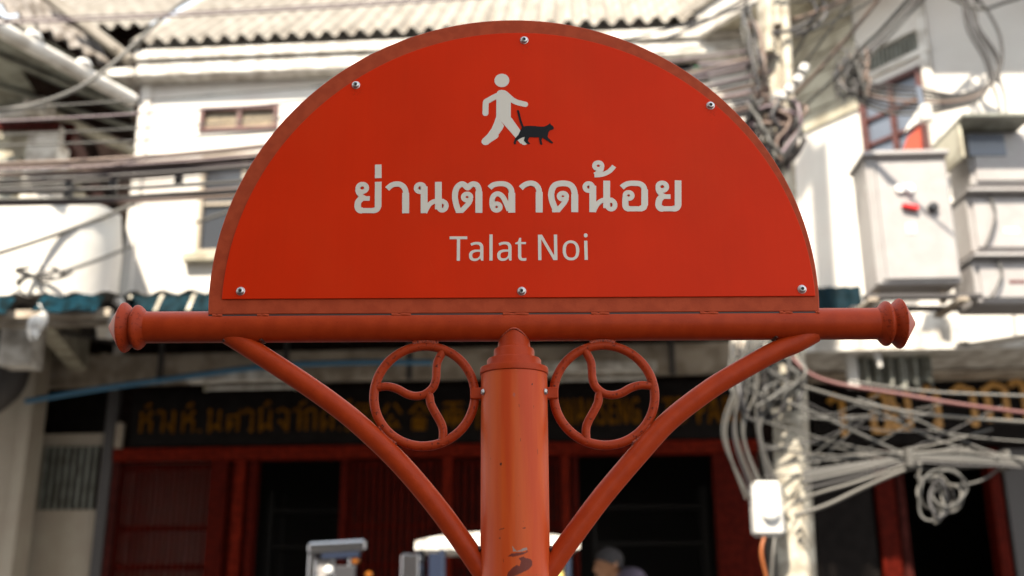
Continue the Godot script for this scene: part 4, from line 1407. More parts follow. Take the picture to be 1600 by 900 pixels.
	one_cable("dark cable along the top edge in front of the corrugated roofs", span(Vector3(-2.955, 4.449, -5.0), Vector3(0.82, 5.506, -6.3), 0.03), 0.007, M.cable_violet)
	one_cable("thin second cable just under the topmost one before the corrugated roofs", span(Vector3(-2.988, 4.507, -5.05), Vector3(0.285, 5.553, -6.4), 0.03), 0.005, M.cable_violet)
	one_cable("pale drop cable running from the roof down across the sheet metal canopy", [Vector3(-2.293, 5.686, -6.6), Vector3(-2.467, 5.322, -6.4), Vector3(-2.652, 4.9, -6.2), Vector3(-2.791, 4.675, -6.1), Vector3(-2.892, 4.532, -6.0), Vector3(-3.038, 4.41, -5.9), Vector3(-3.259, 4.309, -5.8)], 0.014, M.cable_white)
	one_cable("white cable slanting across the balcony parapet to the house corner", span(Vector3(-3.437, 3.518, -6.3), Vector3(-2.707, 4.126, -6.9), 0.02), 0.016, M.cable_white)
	one_cable("grey wire slanting past the lower balcony, below the white cable", span(Vector3(-2.957, 3.475, -6.45), Vector3(-2.703, 3.805, -6.9), 0.01), 0.012, M.cable_grey)
	one_cable("light wire crossing the tall dark window left of the sign", span(Vector3(-2.594, 4.343, -7.9), Vector3(-1.635, 4.461, -7.4), 0.01), 0.013, M.cable_white)
	strand_knot("wire_tangle", "tangle of thin dark wires on the balcony parapet by the lamp", Vector3(-3.094, 3.456, -6.5), Vector3(0.17, 0.06, 0.06), 6, 0.008, [M.cable_black, M.cable_grey], 31)
	# --- knot of cables round the pole
	strand_knot("cable_tangle", "dense dark tangle of cables round the pole by the sign's right edge", Vector3(1.676, 4.285, -6.08), Vector3(0.16, 0.22, 0.14), 26, 0.012, [M.cable_black, M.cable_brown, M.cable_grey, M.cable_violet], 5)
	strand_knot("cable_tangle", "tangle of black and grey cables wrapped round the pole above the clamps", Vector3(1.626, 4.913, -6.08), Vector3(0.05, 0.34, 0.13), 8, 0.010, [M.cable_black, M.cable_grey, M.cable_brown], 8)
	strand_knot("cable_tangle", "tangle of pale cables round the pole right under the crossbar", Vector3(1.533, 2.658, -6.05), Vector3(0.2, 0.2, 0.12), 18, 0.011, [M.cable_white, M.cable_grey, M.cable_black, M.cable_grey], 12)
	strand_knot("cable_tangle", "black tangle of looped cables hanging before the angled house's soffit", Vector3(2.549, 5.118, -6.9), Vector3(0.10, 0.2, 0.08), 16, 0.010, [M.cable_black, M.cable_grey, M.cable_black, M.cable_brown], 17)
	# --- dark bundle from that knot up to the right, out of sight
	b = thing("cable_bundle", "dark slanting cable bundle rising right from the looped tangle", "cable bundle")
	for i in 8:
		var j := Vector3(rng.randf_range(-0.06, 0.06), rng.randf_range(-0.04, 0.04), rng.randf_range(-0.06, 0.06))
		strand(b, [Vector3(2.493, 5.028, -6.95) + j * 1.4, Vector3(2.629, 5.257, -6.9) + j * 1.0, Vector3(2.805, 5.424, -6.8) + j * 0.8, Vector3(2.979, 5.599, -6.7) + j * 0.8, Vector3(3.171, 5.77, -6.5) + j], 0.008, [M.cable_black, M.cable_violet, M.cable_grey, M.cable_grey][i % 4])
	# --- loops at upper right
	b = thing("cable_loop", "long black cable loops hanging at the upper right of the wall", "cable loop")
	for w in [[1500, 1512, 1538, 1548], [1500, 1520, 1545, 1552], [1506, 1530, 1560, 1549], [1522, 1558, 1566, 1556], [1520, 1528, 1556, 1562]]:
		strand(b, [Vector3(3.306, 5.867, -6.9), Vector3(0, 0, 0) + loop_at(w[0], -6), loop_at(w[1], 45), loop_at(w[2], 92), loop_at(w[3], 128)], 0.012, M.cable_black)
	strand(b, [loop_at(1480, -6), loop_at(1530, 14), loop_at(1570, 4), loop_at(1610, -8)], 0.013, M.cable_grey)
	b = thing("cable_bundle", "sagging bundle of black cables crossing the red framed window", "cable bundle")
	for i in 7:
		var dv := i * 7.0
		strand(b, [loop_at(1338, 128 + dv * 0.7), loop_at(1385, 134 + dv), loop_at(1440, 140 + dv * 0.9), loop_at(1490, 148 + dv * 0.5), loop_at(1528, 140 + dv * 0.4), loop_at(1550, 126)], 0.011, [M.cable_black, M.cable_black, M.cable_grey, M.cable_brown][i % 4])
	var ins := thing("insulator", "white cylindrical insulator on a grey rod before the red window", "insulator", Transform3D(Basis(), Vector3(2.93, 4.595, -6.6)))
	st = mb()
	lathe(st, [Vector2(0, 0), Vector2(0.042, 0.005), Vector2(0.045, 0.05), Vector2(0.045, 0.115), Vector2(0.03, 0.125), Vector2(0, 0.126)], Transform3D.IDENTITY, 20)
	obj("body", st, M.plastic_white, ins)
	st = mb()
	rod(st, Vector3(-0.01, 0.12, -0.02), Vector3(-0.02, 0.28, -0.02), 0.022, 8)
	obj("rod", st, M.glass_blue, ins)
	var fl := thing("hanging_cloth", "torn white and red cloth hanging beside the white insulator", "cloth")
	for s in [[Vector3(2.942, 4.758, -6.75), Vector3(2.855, 4.637, -6.75), Vector3(2.83, 4.587, -6.75), Vector3(2.962, 4.687, -6.75), M.rag_white], [Vector3(2.96, 4.642, -6.76), Vector3(2.954, 4.431, -6.76), Vector3(2.798, 4.432, -6.76), Vector3(2.849, 4.552, -6.76), M.cloth_red]]:
		st = mb()
		quad_auto(st, s[0], s[1], s[2], s[3], Vector3.BACK)
		quad_auto(st, s[0] - Vector3(0, 0, 0.006), s[1] - Vector3(0, 0, 0.006), s[2] - Vector3(0, 0, 0.006), s[3] - Vector3(0, 0, 0.006), Vector3.FORWARD)
		obj("flap", st, s[4], fl)
	one_cable("blue grey cable dropping to the hood of the topmost stacked cabinet", [loop_at(1550, 130), loop_at(1560, 160), Vector3(3.168, 4.294, -6.05)], 0.010, M.cable_grey)
	# --- service cables fanning from the pole to the upper right
	b = thing("cable_bundle", "fan of thin grey cables rising from the pole past the soffit", "cable bundle")
	for i in 8:
		var e := Vector3(2.415, 4.814, -5.0) + Vector3(-0.16 * (i % 4), 0.05 * i, -0.12 * i)
		var a: Vector3 = mast.call(4.42 + 0.14 * i) + Vector3(0.1, 0, 0.08)
		strand(b, span(a, e, 0.03), [0.009, 0.012, 0.008, 0.01][i % 4], [M.cable_grey, M.cable_brown, M.cable_grey, M.cable_black][i % 4])
	b = thing("cable_loop", "black cable loop hung beside the top of the pole, right side", "cable loop")
	for w in [[1206, 1274, 1262, 1206, 40], [1240, 1290, 1282, 1250, 20]]:
		strand(b, [pole_at(w[0], 52), pole_at((w[0] + w[1]) / 2.0, 46), pole_at(w[1], 24), pole_at(w[2], -4), pole_at(w[3], -14)], 0.013, M.cable_black)
	b = thing("cable_bundle", "few dark cables reaching the pole from the white roof's right end", "cable bundle")
	for w in [[Vector3(1.229, 5.704, -7.4), Vector3(1.748, 5.63, -6.6)], [Vector3(1.267, 5.739, -7.4), Vector3(1.839, 5.597, -6.5)], [Vector3(0.702, 5.786, -7.6), Vector3(1.726, 5.316, -6.2)], [Vector3(1.567, 5.779, -8.0), Vector3(1.688, 4.913, -6.2)], [Vector3(1.593, 5.748, -8.0), Vector3(1.693, 4.874, -6.2)]]:
		strand(b, span(w[0], w[1], 0.03), 0.009, M.cable_black)
	strand(b, span(Vector3(1.636, 5.822, -8.0), Vector3(1.681, 4.866, -6.15), 0.02), 0.013, M.cable_violet)
	b = thing("cable_bundle", "two pinkish red cables reaching the pole above the dark tangle", "cable bundle")
	strand(b, span(Vector3(1.485, 5.182, -7.4), Vector3(1.692, 4.603, -6.1), 0.02), 0.014, M.cable_red)
	strand(b, span(Vector3(1.536, 4.934, -7.2), Vector3(1.686, 4.519, -6.1), 0.02), 0.014, M.cable_red)
	var bx2 := obj("green_plug", bx(Vector3(1.639, 5.871, -8.3), Vector3(1.697, 5.933, -8.25), 0.01), M.green_plastic)
	tag(bx2, "small green plastic fitting before the dark transom near the pole", "fitting")
	# --- low right: pale cables sweeping from the pole to the right edge
	var low := [
		["pinkish cable sweeping from under the sign's brace to the right edge", [[1232, 552, 6.0], [1262, 582, 5.95], [1310, 600, 5.9], [1400, 615, 5.8], [1500, 632, 5.7], [1640, 650, 5.6]], 0.0122, M.cable_red],
		["white cable running just above the pinkish cable at right", [[1330, 596, 6.1], [1400, 606, 6.0], [1480, 614, 5.9], [1640, 620, 5.7]], 0.0086, M.cable_white],
		["pale grey cable running below the pinkish cable to the right edge", [[1200, 590, 6.0], [1262, 606, 5.95], [1340, 628, 5.9], [1450, 648, 5.8], [1640, 662, 5.6]], 0.0108, M.cable_white],
		["grey cable dipping from the pole towards the right bundle", [[1210, 622, 6.0], [1260, 640, 5.95], [1330, 672, 5.9], [1400, 704, 5.85], [1440, 716, 5.8]], 0.0101, M.cable_grey],
		["thin grey cable crossing the gold letters and ending in the right bundle", [[1300, 618, 6.0], [1380, 648, 5.95], [1470, 690, 5.85], [1560, 716, 5.7]], 0.0079, M.cable_grey],
		["second thin grey cable slanting across the gold letters", [[1340, 622, 6.05], [1430, 655, 5.95], [1530, 700, 5.8], [1620, 724, 5.6]], 0.0072, M.cable_grey],
		["thin pale cable slanting across the bottom of the black corner board", [[1450, 672, 6.0], [1530, 684, 5.9], [1650, 694, 5.7]], 0.0065, M.cable_grey],
		["bright white cable rising from the meter box to the right bundle", [[1236, 790, 6.0], [1275, 772, 5.95], [1330, 756, 5.9], [1390, 736, 5.85], [1430, 720, 5.8]], 0.0101, M.cable_white],
		["thicker white cable rising below the first to the right bundle", [[1240, 806, 6.0], [1290, 790, 5.95], [1345, 764, 5.9], [1390, 744, 5.85], [1440, 724, 5.8]], 0.0122, M.cable_white],
	]
	for c in low:
		var pts := []
		for q in c[1]: pts.append(px_at(q[0], q[1], q[2]))
		one_cable(c[0], pts, c[2], c[3])
	b = thing("cable_bundle", "thick bundle of pale cables tied together at the right edge", "cable bundle")
	for i in 14:
		var j := rng.randf_range(-12, 12)
		strand(b, [px_at(1255, 742 + j * 2.2, 5.95), px_at(1340, 728 + j * 1.6, 5.9), px_at(1415, 716 + j * 0.7, 5.82), px_at(1500, 716 + j * 1.1, 5.75), px_at(1575, 722 + j * 0.7, 5.7), px_at(1660, 728 + j, 5.6)], 0.007, [M.cable_grey, M.cable_white, M.cable_grey, M.cable_black][i % 4])
	var loose := thing("cable_tangle", "loose web of thin grey wires between the pole and the right-hand bundle", "cable tangle")
	for i in 15:
		var y0 := rng.randf_range(560, 790)
		var y1 := rng.randf_range(610, 735)
		var x1 := rng.randf_range(1330, 1660)
		var sg := rng.randf_range(4, 34)
		strand(loose, [px_at(1205 + rng.randf_range(-15, 30), y0, 6.02), px_at(lerpf(1215, x1, 0.35), lerpf(y0, y1, 0.4) + sg, 5.95), px_at(lerpf(1215, x1, 0.7), lerpf(y0, y1, 0.75) + sg * 0.8, 5.86), px_at(x1, y1, 5.75)], rng.randf_range(0.003, 0.0065), [M.cable_grey, M.cable_black, M.cable_grey, M.cable_white][i % 4])
	for q in [[1418, 716], [1508, 716], [1570, 720]]:
		st = mb()
		var cc := px_at(q[0], q[1], 5.8)
		box(st, cc - Vector3(0.018, 0.055, 0.05), cc + Vector3(0.018, 0.055, 0.05), Transform3D.IDENTITY, 0.012)
		obj("tie", st, M.cable_white, b)
	b = thing("cable_coil", "coil of spare pale cable hanging under the right bundle", "cable coil")
	for i in 7:
		var pts := PackedVector3Array()
		for k in 25:
			var a := TAU * k / 24.0
			var cx: float = [1462, 1472, 1478, 1464, 1456, 1484, 1468][i]
			var cy: float = [772, 768, 776, 788, 778, 764, 782][i]
			var rx: float = [28, 36, 22, 9, 22, 26, 14][i]
			var ry: float = [26, 34, 20, 28, 34, 28, 30][i]
			pts.append(px_at(cx + cos(a + i) * rx + 2.5 * sin(a * 3.0 + i), cy + sin(a + i) * ry + 2.5 * cos(a * 2.0 + i), 5.78 - 0.015 * i + 0.02 * sin(a * 2.0 + i)))
		st = mb()
		tube(st, pts, 0.0075, 7, true)
		obj("loop", st, [M.cable_white, M.cable_grey, M.cable_white, M.cable_white, M.cable_grey, M.cable_grey, M.cable_black][i], b)
	strand(b, [px_at(1440, 722, 5.8), px_at(1436, 745, 5.8), px_at(1440, 770, 5.8)], 0.0075, M.cable_white)
	strand(b, [px_at(1570, 726, 5.75), px_at(1530, 752, 5.78), px_at(1480, 758, 5.8), px_at(1430, 744, 5.8)], 0.0075, M.cable_grey)
	b = thing("cable_bundle", "drop of pale vertical cables hugging the pole below the crossbar", "cable bundle")
	for i in 10:
		var x0 := 1142.0 + i * 7.0
		strand(b, [px_at(x0 + 22, 420, 6.1), px_at(x0 + 10, 500, 6.05), px_at(x0, 545, 6.0), px_at(x0 + rng.randf_range(-8, 12), 600, 6.0), px_at(x0 + rng.randf_range(-20, 20), 680, 6.02), px_at(x0 + 24, 780, 6.05)], 0.008, [M.cable_white, M.cable_grey, M.cable_black, M.cable_white, M.cable_grey][i % 5])

func px_at(u: float, v: float, d: float) -> Vector3:
	# a place d metres down the street's depth, given by its height and side as surveyed from the photograph
	var x := (u - 800.0) / 1600.0
	var y := (450.0 - v) / 1600.0
	var a := deg_to_rad(16.37)
	var r := deg_to_rad(0.3)
	var rx := x * cos(r) + y * sin(r)
	var ry := y * cos(r) - x * sin(r)
	var dir := Vector3(rx, sin(a) + ry * cos(a), -cos(a) + ry * sin(a))
	return Vector3(0, 1.45, 0) + dir * (d / -dir.z)

func loop_at(u: float, v: float) -> Vector3:
	return px_at(u, v, 6.9)

func pole_at(u: float, v: float) -> Vector3:
	return px_at(u, v, 6.0)

func strand_knot(called: String, label: String, c: Vector3, size: Vector3, n: int, r: float, ms: Array, s: int) -> void:
	var rng := RandomNumberGenerator.new()
	rng.seed = s
	var t := thing(called, label, "cable tangle", Transform3D(Basis(), c))
	for i in n:
		var pts := []
		if i % 3 < 2:      # hanging strands that wander
			var x := rng.randf_range(-1, 1) * size.x
			var z := rng.randf_range(-1, 1) * size.z
			for k in 6:
				pts.append(Vector3(x, size.y * (1.0 - 0.4 * k) * rng.randf_range(0.8, 1.2), z))
				x = clampf(x + rng.randf_range(-0.6, 0.6) * size.x, -size.x, size.x)
				z = clampf(z + rng.randf_range(-0.6, 0.6) * size.z, -size.z, size.z)
		else:              # loops
			var c0 := Vector3(rng.randf_range(-0.4, 0.4) * size.x, rng.randf_range(-0.5, 0.5) * size.y, 0)
			var ph := rng.randf() * TAU
			var k0 := rng.randf_range(0.5, 1.0)
			var k1 := rng.randf_range(0.4, 0.9)
			for k in 8:
				var a := ph + k * 0.85
				pts.append(c0 + Vector3(cos(a) * size.x * k0, sin(a) * size.y * k1, sin(a * 1.3) * size.z * k0))
		strand(t, pts, r * rng.randf_range(0.7, 1.3), ms[i % ms.size()], "cable", 6)

# ------------------------------------------------------------------ vehicles
func wheel(parent: Node, c: Vector3, r: float) -> void:
	var st := mb()
	var pts := PackedVector3Array()
	for k in 24: pts.append(c + Vector3(0, cos(TAU * k / 24.0), sin(TAU * k / 24.0)) * (r - 0.05))
	tube(st, pts, 0.05, 10, true)
	var w := obj("wheel", st, M.rubber, parent)
	st = mb()
	lathe(st, [Vector2(0, -0.04), Vector2(r - 0.09, -0.04), Vector2(r - 0.09, 0.04), Vector2(0, 0.04)], Transform3D(Basis(Vector3.BACK, PI / 2), c), 20)
	obj("rim", st, M.stainless, w)

func vehicles() -> void:
	var t := thing("tuk_tuk", "three wheeled tuk-tuk with white canvas roof parked behind the sign post", "tuk-tuk", Transform3D(Basis(), Vector3(-0.105, 0, -6.6)))
	var ax := -0.617 + 0.105
	var bx_ := 0.416 + 0.105
	var y0 := 1.688
	var y1 := 1.793
	# arched canvas roof
	var st := mb()
	var n := 14
	for i in n:
		for e in 4:
			var q := []
			for k in [[i, e], [i + 1, e], [i + 1, e + 1], [i, e + 1]]:
				var fx: float = float(k[0]) / n
				var z: float = -1.4 * k[1] / 4.0
				var arch: float = pow(sin(clampf(fx * 0.92 + 0.04, 0, 1) * PI), 0.5)
				q.append(Vector3(lerpf(ax, bx_, fx), y0 + 0.02 + (y1 - y0 - 0.02) * arch + 0.03 * sin(PI * k[1] / 4.0), z))
			quad_auto(st, q[0], q[1], q[2], q[3], Vector3.UP)
			if e == 0:
				var u: Vector3 = q[0]
				var v: Vector3 = q[1]
				quad(st, u, v, Vector3(v.x, y0, 0.0), Vector3(u.x, y0, 0.0), Vector3.BACK)
	quad(st, Vector3(ax, y0, 0), Vector3(bx_, y0, 0), Vector3(bx_, y0, -1.4), Vector3(ax, y0, -1.4), Vector3.DOWN)
	obj("canvas_roof", st, M.canvas_white, t)
	# posts, windscreen frame
	for s in [[ax + 0.05, -0.08], [ax + 0.19, -0.02], [bx_ - 0.09, -0.06], [ax + 0.1, -1.3], [bx_ - 0.1, -1.3]]:
		st = mb()
		rod(st, Vector3(s[0], 0.85, s[1]), Vector3(s[0] + 0.02 * signf(s[0]), y0 + 0.01, s[1]), 0.022, 8)
		obj("roof_post", st, M.blue_paint, t)
	st = mb()
	box(st, Vector3(ax + 0.09, 1.0, -0.03), Vector3(ax + 0.17, y0 - 0.02, -0.01))
	obj("side_curtain", st, M.blue_paint, t)
	st = mb()
	box(st, Vector3(bx_ - 0.2, 0.9, -0.14), Vector3(bx_ - 0.1, y0 - 0.03, -0.1), Transform3D.IDENTITY, 0.01)
	obj("yellow_side_panel", st, M.yellow_paint, t)
	st = mb()
	box(st, Vector3(ax - 0.08, 1.44, 0.0), Vector3(ax + 0.03, 1.66, 0.03), Transform3D.IDENTITY, 0.012)
	obj("mirror", st, M.stainless, t)
	st = mb()
	rod(st, Vector3(ax - 0.06, 1.66, 0.01), Vector3(ax + 0.06, y0 - 0.06, -0.06), 0.01, 6)
	obj("mirror_arm", st, M.stainless, t)
	# body
	obj("body", bx(Vector3(ax + 0.04, 0.3, -1.45), Vector3(bx_ - 0.04, 0.78, -0.55), 0.06), M.blue_paint, t)
	obj("front_cowl", bx(Vector3(-0.28, 0.42, -0.5), Vector3(0.28, 1.05, 0.0), 0.1), M.blue_paint, t)
	obj("seat", bx(Vector3(ax + 0.1, 0.78, -1.3), Vector3(bx_ - 0.1, 0.92, -0.85), 0.05), M.vinyl_black, t)
	obj("backrest", bx(Vector3(ax + 0.1, 0.9, -1.42), Vector3(bx_ - 0.1, 1.3, -1.31), 0.05), M.vinyl_black, t)
	obj("windscreen_frame", bx(Vector3(-0.3, 1.05, -0.06), Vector3(0.3, 1.1, -0.02), 0.01), M.stainless, t)
	st = mb()
	tube(st, curve([Vector3(-0.35, 1.12, -0.35), Vector3(-0.15, 1.06, -0.28), Vector3(0.15, 1.06, -0.28), Vector3(0.35, 1.12, -0.35)], 6), 0.018, 8)
	obj("handlebar", st, M.stainless, t)
	for x in [-0.16, 0.16]:
		st = mb()
		lathe(st, [Vector2(0.08, 0), Vector2(0.08, 0.04), Vector2(0.05, 0.06), Vector2(0, 0.065)], Transform3D(Basis(Vector3.RIGHT, PI / 2), Vector3(x, 0.82, 0.001)), 20)
		obj("headlight", st, M.lens_white, t)
	for c in [Vector3(0, 0.24, -0.05), Vector3(ax + 0.14, 0.24, -1.15), Vector3(bx_ - 0.14, 0.24, -1.15)]: wheel(t, c, 0.24)
	# stainless cart with a lamp bar at left
	var k := thing("steel_cart", "stainless steel street cart with blue awning bar and small round lamps", "cart", Transform3D(Basis(), Vector3(-1.242, 0, -6.4)))
	var top := 1.694
	var wd := -0.892 - -1.242
	obj("counter", bx(Vector3(0, 0.75, -0.75), Vector3(wd + 0.5, 0.85, 0.0), 0.015), M.stainless, k)
	obj("cabinet", bx(Vector3(0.02, 0.3, -0.72), Vector3(wd + 0.48, 0.75, -0.03), 0.01), M.stainless, k)
	for p in [Vector3(0.0, 0, -0.05), Vector3(wd - 0.16, 0, -0.4), Vector3(0.0, 0, -0.7)]:
		obj("upright", bx(Vector3(p.x, 0.85, p.z), Vector3(p.x + 0.05, top - 0.03, p.z + 0.05), 0.008), M.stainless, k)
	obj("side_sheet", bx(Vector3(0.052, 0.95, -0.04), Vector3(0.12, top - 0.06, -0.03), 0.003), M.cabinet_grey, k)
	st = mb()
	box(st, Vector3(0, -0.035, -0.06), Vector3(wd, 0.03, 0.03), Transform3D(Basis(Vector3.BACK, 0.05), Vector3(0, top, 0)), 0.012)
	obj("awning_bar", st, M.stainless, k)
	st = mb()
	box(st, Vector3(0.08, -0.075, -0.05), Vector3(wd - 0.04, -0.036, 0.02), Transform3D(Basis(Vector3.BACK, 0.05), Vector3(0, top, 0)), 0.008)
	obj("blue_valance", st, M.blue_paint, k)
	obj("case_back", bx(Vector3(0.12, 0.9, -0.3), Vector3(wd - 0.1, top - 0.1, -0.26), 0.006), M.vinyl_black, k)
	for q in [[0.125, -0.13, M.lens_white, 0.026], [0.285, -0.075, M.amber_lens, 0.026], [0.37, -0.16, M.amber_lens, 0.022]]:
		st = mb()
		lathe(st, [Vector2(0, -0.02), Vector2(q[3], -0.01), Vector2(q[3], 0.015), Vector2(q[3] * 0.6, 0.028), Vector2(0, 0.03)], Transform3D(Basis(Vector3.RIGHT, PI / 2), Vector3(q[0], top + q[1], -0.02)), 16)
		obj("round_lamp", st, q[2], k)
	for c in [Vector3(0.06, 0.25, -0.2), Vector3(0.06, 0.25, -0.6), Vector3(wd + 0.42, 0.25, -0.2), Vector3(wd + 0.42, 0.25, -0.6)]: wheel(k, c, 0.25)

# ------------------------------------------------------------------ the man in a cap
func passer_by() -> void:
	var at := Vector3(0.802, 1.696, -8.3)
	var p := thing("person", "person in a grey cap worn backwards and violet shirt, stooping left", "person", Transform3D(Basis(Vector3.UP, deg_to_rad(12)), Vector3(at.x + 0.085, 0.13, -8.3)))
	var head := Vector3(-0.15, at.y - 0.13 - 0.075, 0)
	var hy := head.y
	var neck := Vector3(-0.07, hy - 0.12, 0)
	var skin := [[head + Vector3(0.01, 0.02, 0), head + Vector3(0.02, 0.03, 0), 0.092, 0.092], [head + Vector3(-0.03, -0.05, 0), head + Vector3(-0.055, -0.085, 0), 0.062, 0.045], [head + Vector3(-0.085, -0.01, 0), head + Vector3(-0.108, -0.03, 0), 0.014, 0.019],
		[head + Vector3(-0.082, -0.062, -0.02), head + Vector3(-0.082, -0.062, 0.02), 0.014, 0.014], [head + Vector3(-0.085, 0.018, -0.04), head + Vector3(-0.085, 0.018, 0.04), 0.016, 0.016], [head + Vector3(0.015, -0.01, 0.092), head + Vector3(0.03, 0.01, 0.097), 0.018, 0.014], [head + Vector3(0.015, -0.01, -0.092), head + Vector3(0.03, 0.01, -0.097), 0.018, 0.014],
		[head + Vector3(0.03, -0.05, 0), neck, 0.058, 0.06], [neck, neck + Vector3(0.10, 0.0, 0), 0.062, 0.07]]
	var st := body(skin, 0.007, 0.025)
	var sh := head + Vector3(0.16, -0.10, 0)
	var hip := Vector3(0.24, 0.92, 0)
	# arms and hands join the same mesh
	for s in [-1.0, 1.0]:
		var so := sh + Vector3(0, -0.03, 0.19 * s)
		var el := so + Vector3(-0.08, -0.29, 0.05 * s)
		var wr := el + Vector3(-0.20, -0.16, -0.02 * s)
		st.append_from(body([[so, el, 0.047, 0.038], [el, wr, 0.038, 0.026], [wr, wr + Vector3(-0.03, -0.02, 0), 0.026, 0.026]], 0.012, 0.02).commit(), 0, Transform3D.IDENTITY)
		var hand := [[wr, wr + Vector3(-0.06, -0.045, 0.02 * s), 0.024, 0.024], [wr + Vector3(-0.01, -0.02, 0), wr + Vector3(-0.075, -0.055, -0.022 * s), 0.022, 0.016]]
		for k in 4:
			var b0 := wr + Vector3(-0.075, -0.058, (0.03 - 0.02 * k) * s)
			var b1: Vector3 = b0 + Vector3(-0.028, -0.03, 0.0) * [0.9, 1.05, 1.0, 0.8][k]
			var b2: Vector3 = b1 + Vector3(0.002, -0.034, 0.0) * [0.9, 1.05, 1.0, 0.8][k]
			hand.append([b0, b1, 0.0095, 0.0085])
			hand.append([b1, b2, 0.0085, 0.0075])
		var th := wr + Vector3(-0.03, -0.02, -0.03 * s)
		hand.append([th, th + Vector3(-0.035, -0.012, -0.018 * s), 0.012, 0.010])
		hand.append([th + Vector3(-0.035, -0.012, -0.018 * s), th + Vector3(-0.06, -0.035, -0.016 * s), 0.010, 0.008])
		st.append_from(body(hand, 0.004, 0.006).commit(), 0, Transform3D.IDENTITY)
	obj("body", st, M.skin, p)
	var torso := [[sh + Vector3(0, 0.0, -0.16), sh + Vector3(0, 0.0, 0.16), 0.075, 0.075], [sh + Vector3(0.0, -0.05, -0.08), hip + Vector3(0, 0.12, -0.06), 0.12, 0.115], [sh + Vector3(0.0, -0.05, 0.08), hip + Vector3(0, 0.12, 0.06), 0.12, 0.115], [neck + Vector3(0.035, -0.005, -0.03), neck + Vector3(0.035, -0.005, 0.03), 0.07, 0.07]]
	for s in [-1.0, 1.0]:
		var so := sh + Vector3(0, -0.03, 0.19 * s)
		torso.append([so, so + Vector3(-0.05, -0.19, 0.035 * s), 0.072, 0.062])
	obj("shirt", body(torso, 0.02, 0.05), M.shirt_violet, p)
	var legs := [[hip + Vector3(0, 0.05, -0.08), hip + Vector3(0, 0.05, 0.08), 0.125, 0.125]]
	for s in [-1.0, 1.0]:
		var kn := Vector3(0.16 - 0.05 * s, 0.50, 0.10 * s)
		var an := Vector3(0.20 - 0.10 * s, 0.09, 0.11 * s)
		legs.append([hip + Vector3(0, 0, 0.09 * s), kn, 0.098, 0.068])
		legs.append([kn, an, 0.066, 0.05])
		var sho := body([[an + Vector3(0.04, -0.045, 0), an + Vector3(-0.15, -0.05, 0.01 * s), 0.045, 0.036]], 0.015, 0.02)
		obj("shoe", sho, M.black_plastic, p)
	obj("trousers", body(legs, 0.02, 0.04), M.trousers, p)
	# cap worn backwards: dome, band and a brim at the back
	st = mb()
	var CT := Transform3D(Basis(Vector3.BACK, deg_to_rad(-22)), head + Vector3(0.012, 0.035, 0))
	lathe(st, [Vector2(0.106, -0.03), Vector2(0.108, 0.0), Vector2(0.102, 0.035), Vector2(0.085, 0.068), Vector2(0.055, 0.092), Vector2(0.02, 0.102), Vector2(0.0, 0.103)], CT, 28)
	var cap := obj("cap", st, M.cap_grey, p)
	st = mb()
	for k in 10:
		var a0 := deg_to_rad(-60 + k * 12.0)
		var a1 := deg_to_rad(-60 + (k + 1) * 12.0)
		var q := []
		for a in [a0, a1]:
			for rr in [0.10, 0.10 + 0.095 * cos(a * 1.4)]:
				q.append(CT * Vector3(cos(a) * rr, -0.026 - (rr - 0.1) * 0.35, sin(a) * rr))
		quad_auto(st, q[0], q[1], q[3], q[2], Vector3.UP)
		var dd := Vector3.DOWN * 0.006
		quad_auto(st, q[0] + dd, q[1] + dd, q[3] + dd, q[2] + dd, Vector3.DOWN)
	obj("brim", st, M.cap_grey, cap)
	st = mb()
	for s in [-1.0, 1.0]:
		lathe(st, [Vector2(0, -0.009), Vector2(0.008, 0.0), Vector2(0, 0.009)], Transform3D(Basis(), head + Vector3(-0.084, -0.002, 0.036 * s)), 10)
	obj("eyes", st, M.hair, p)

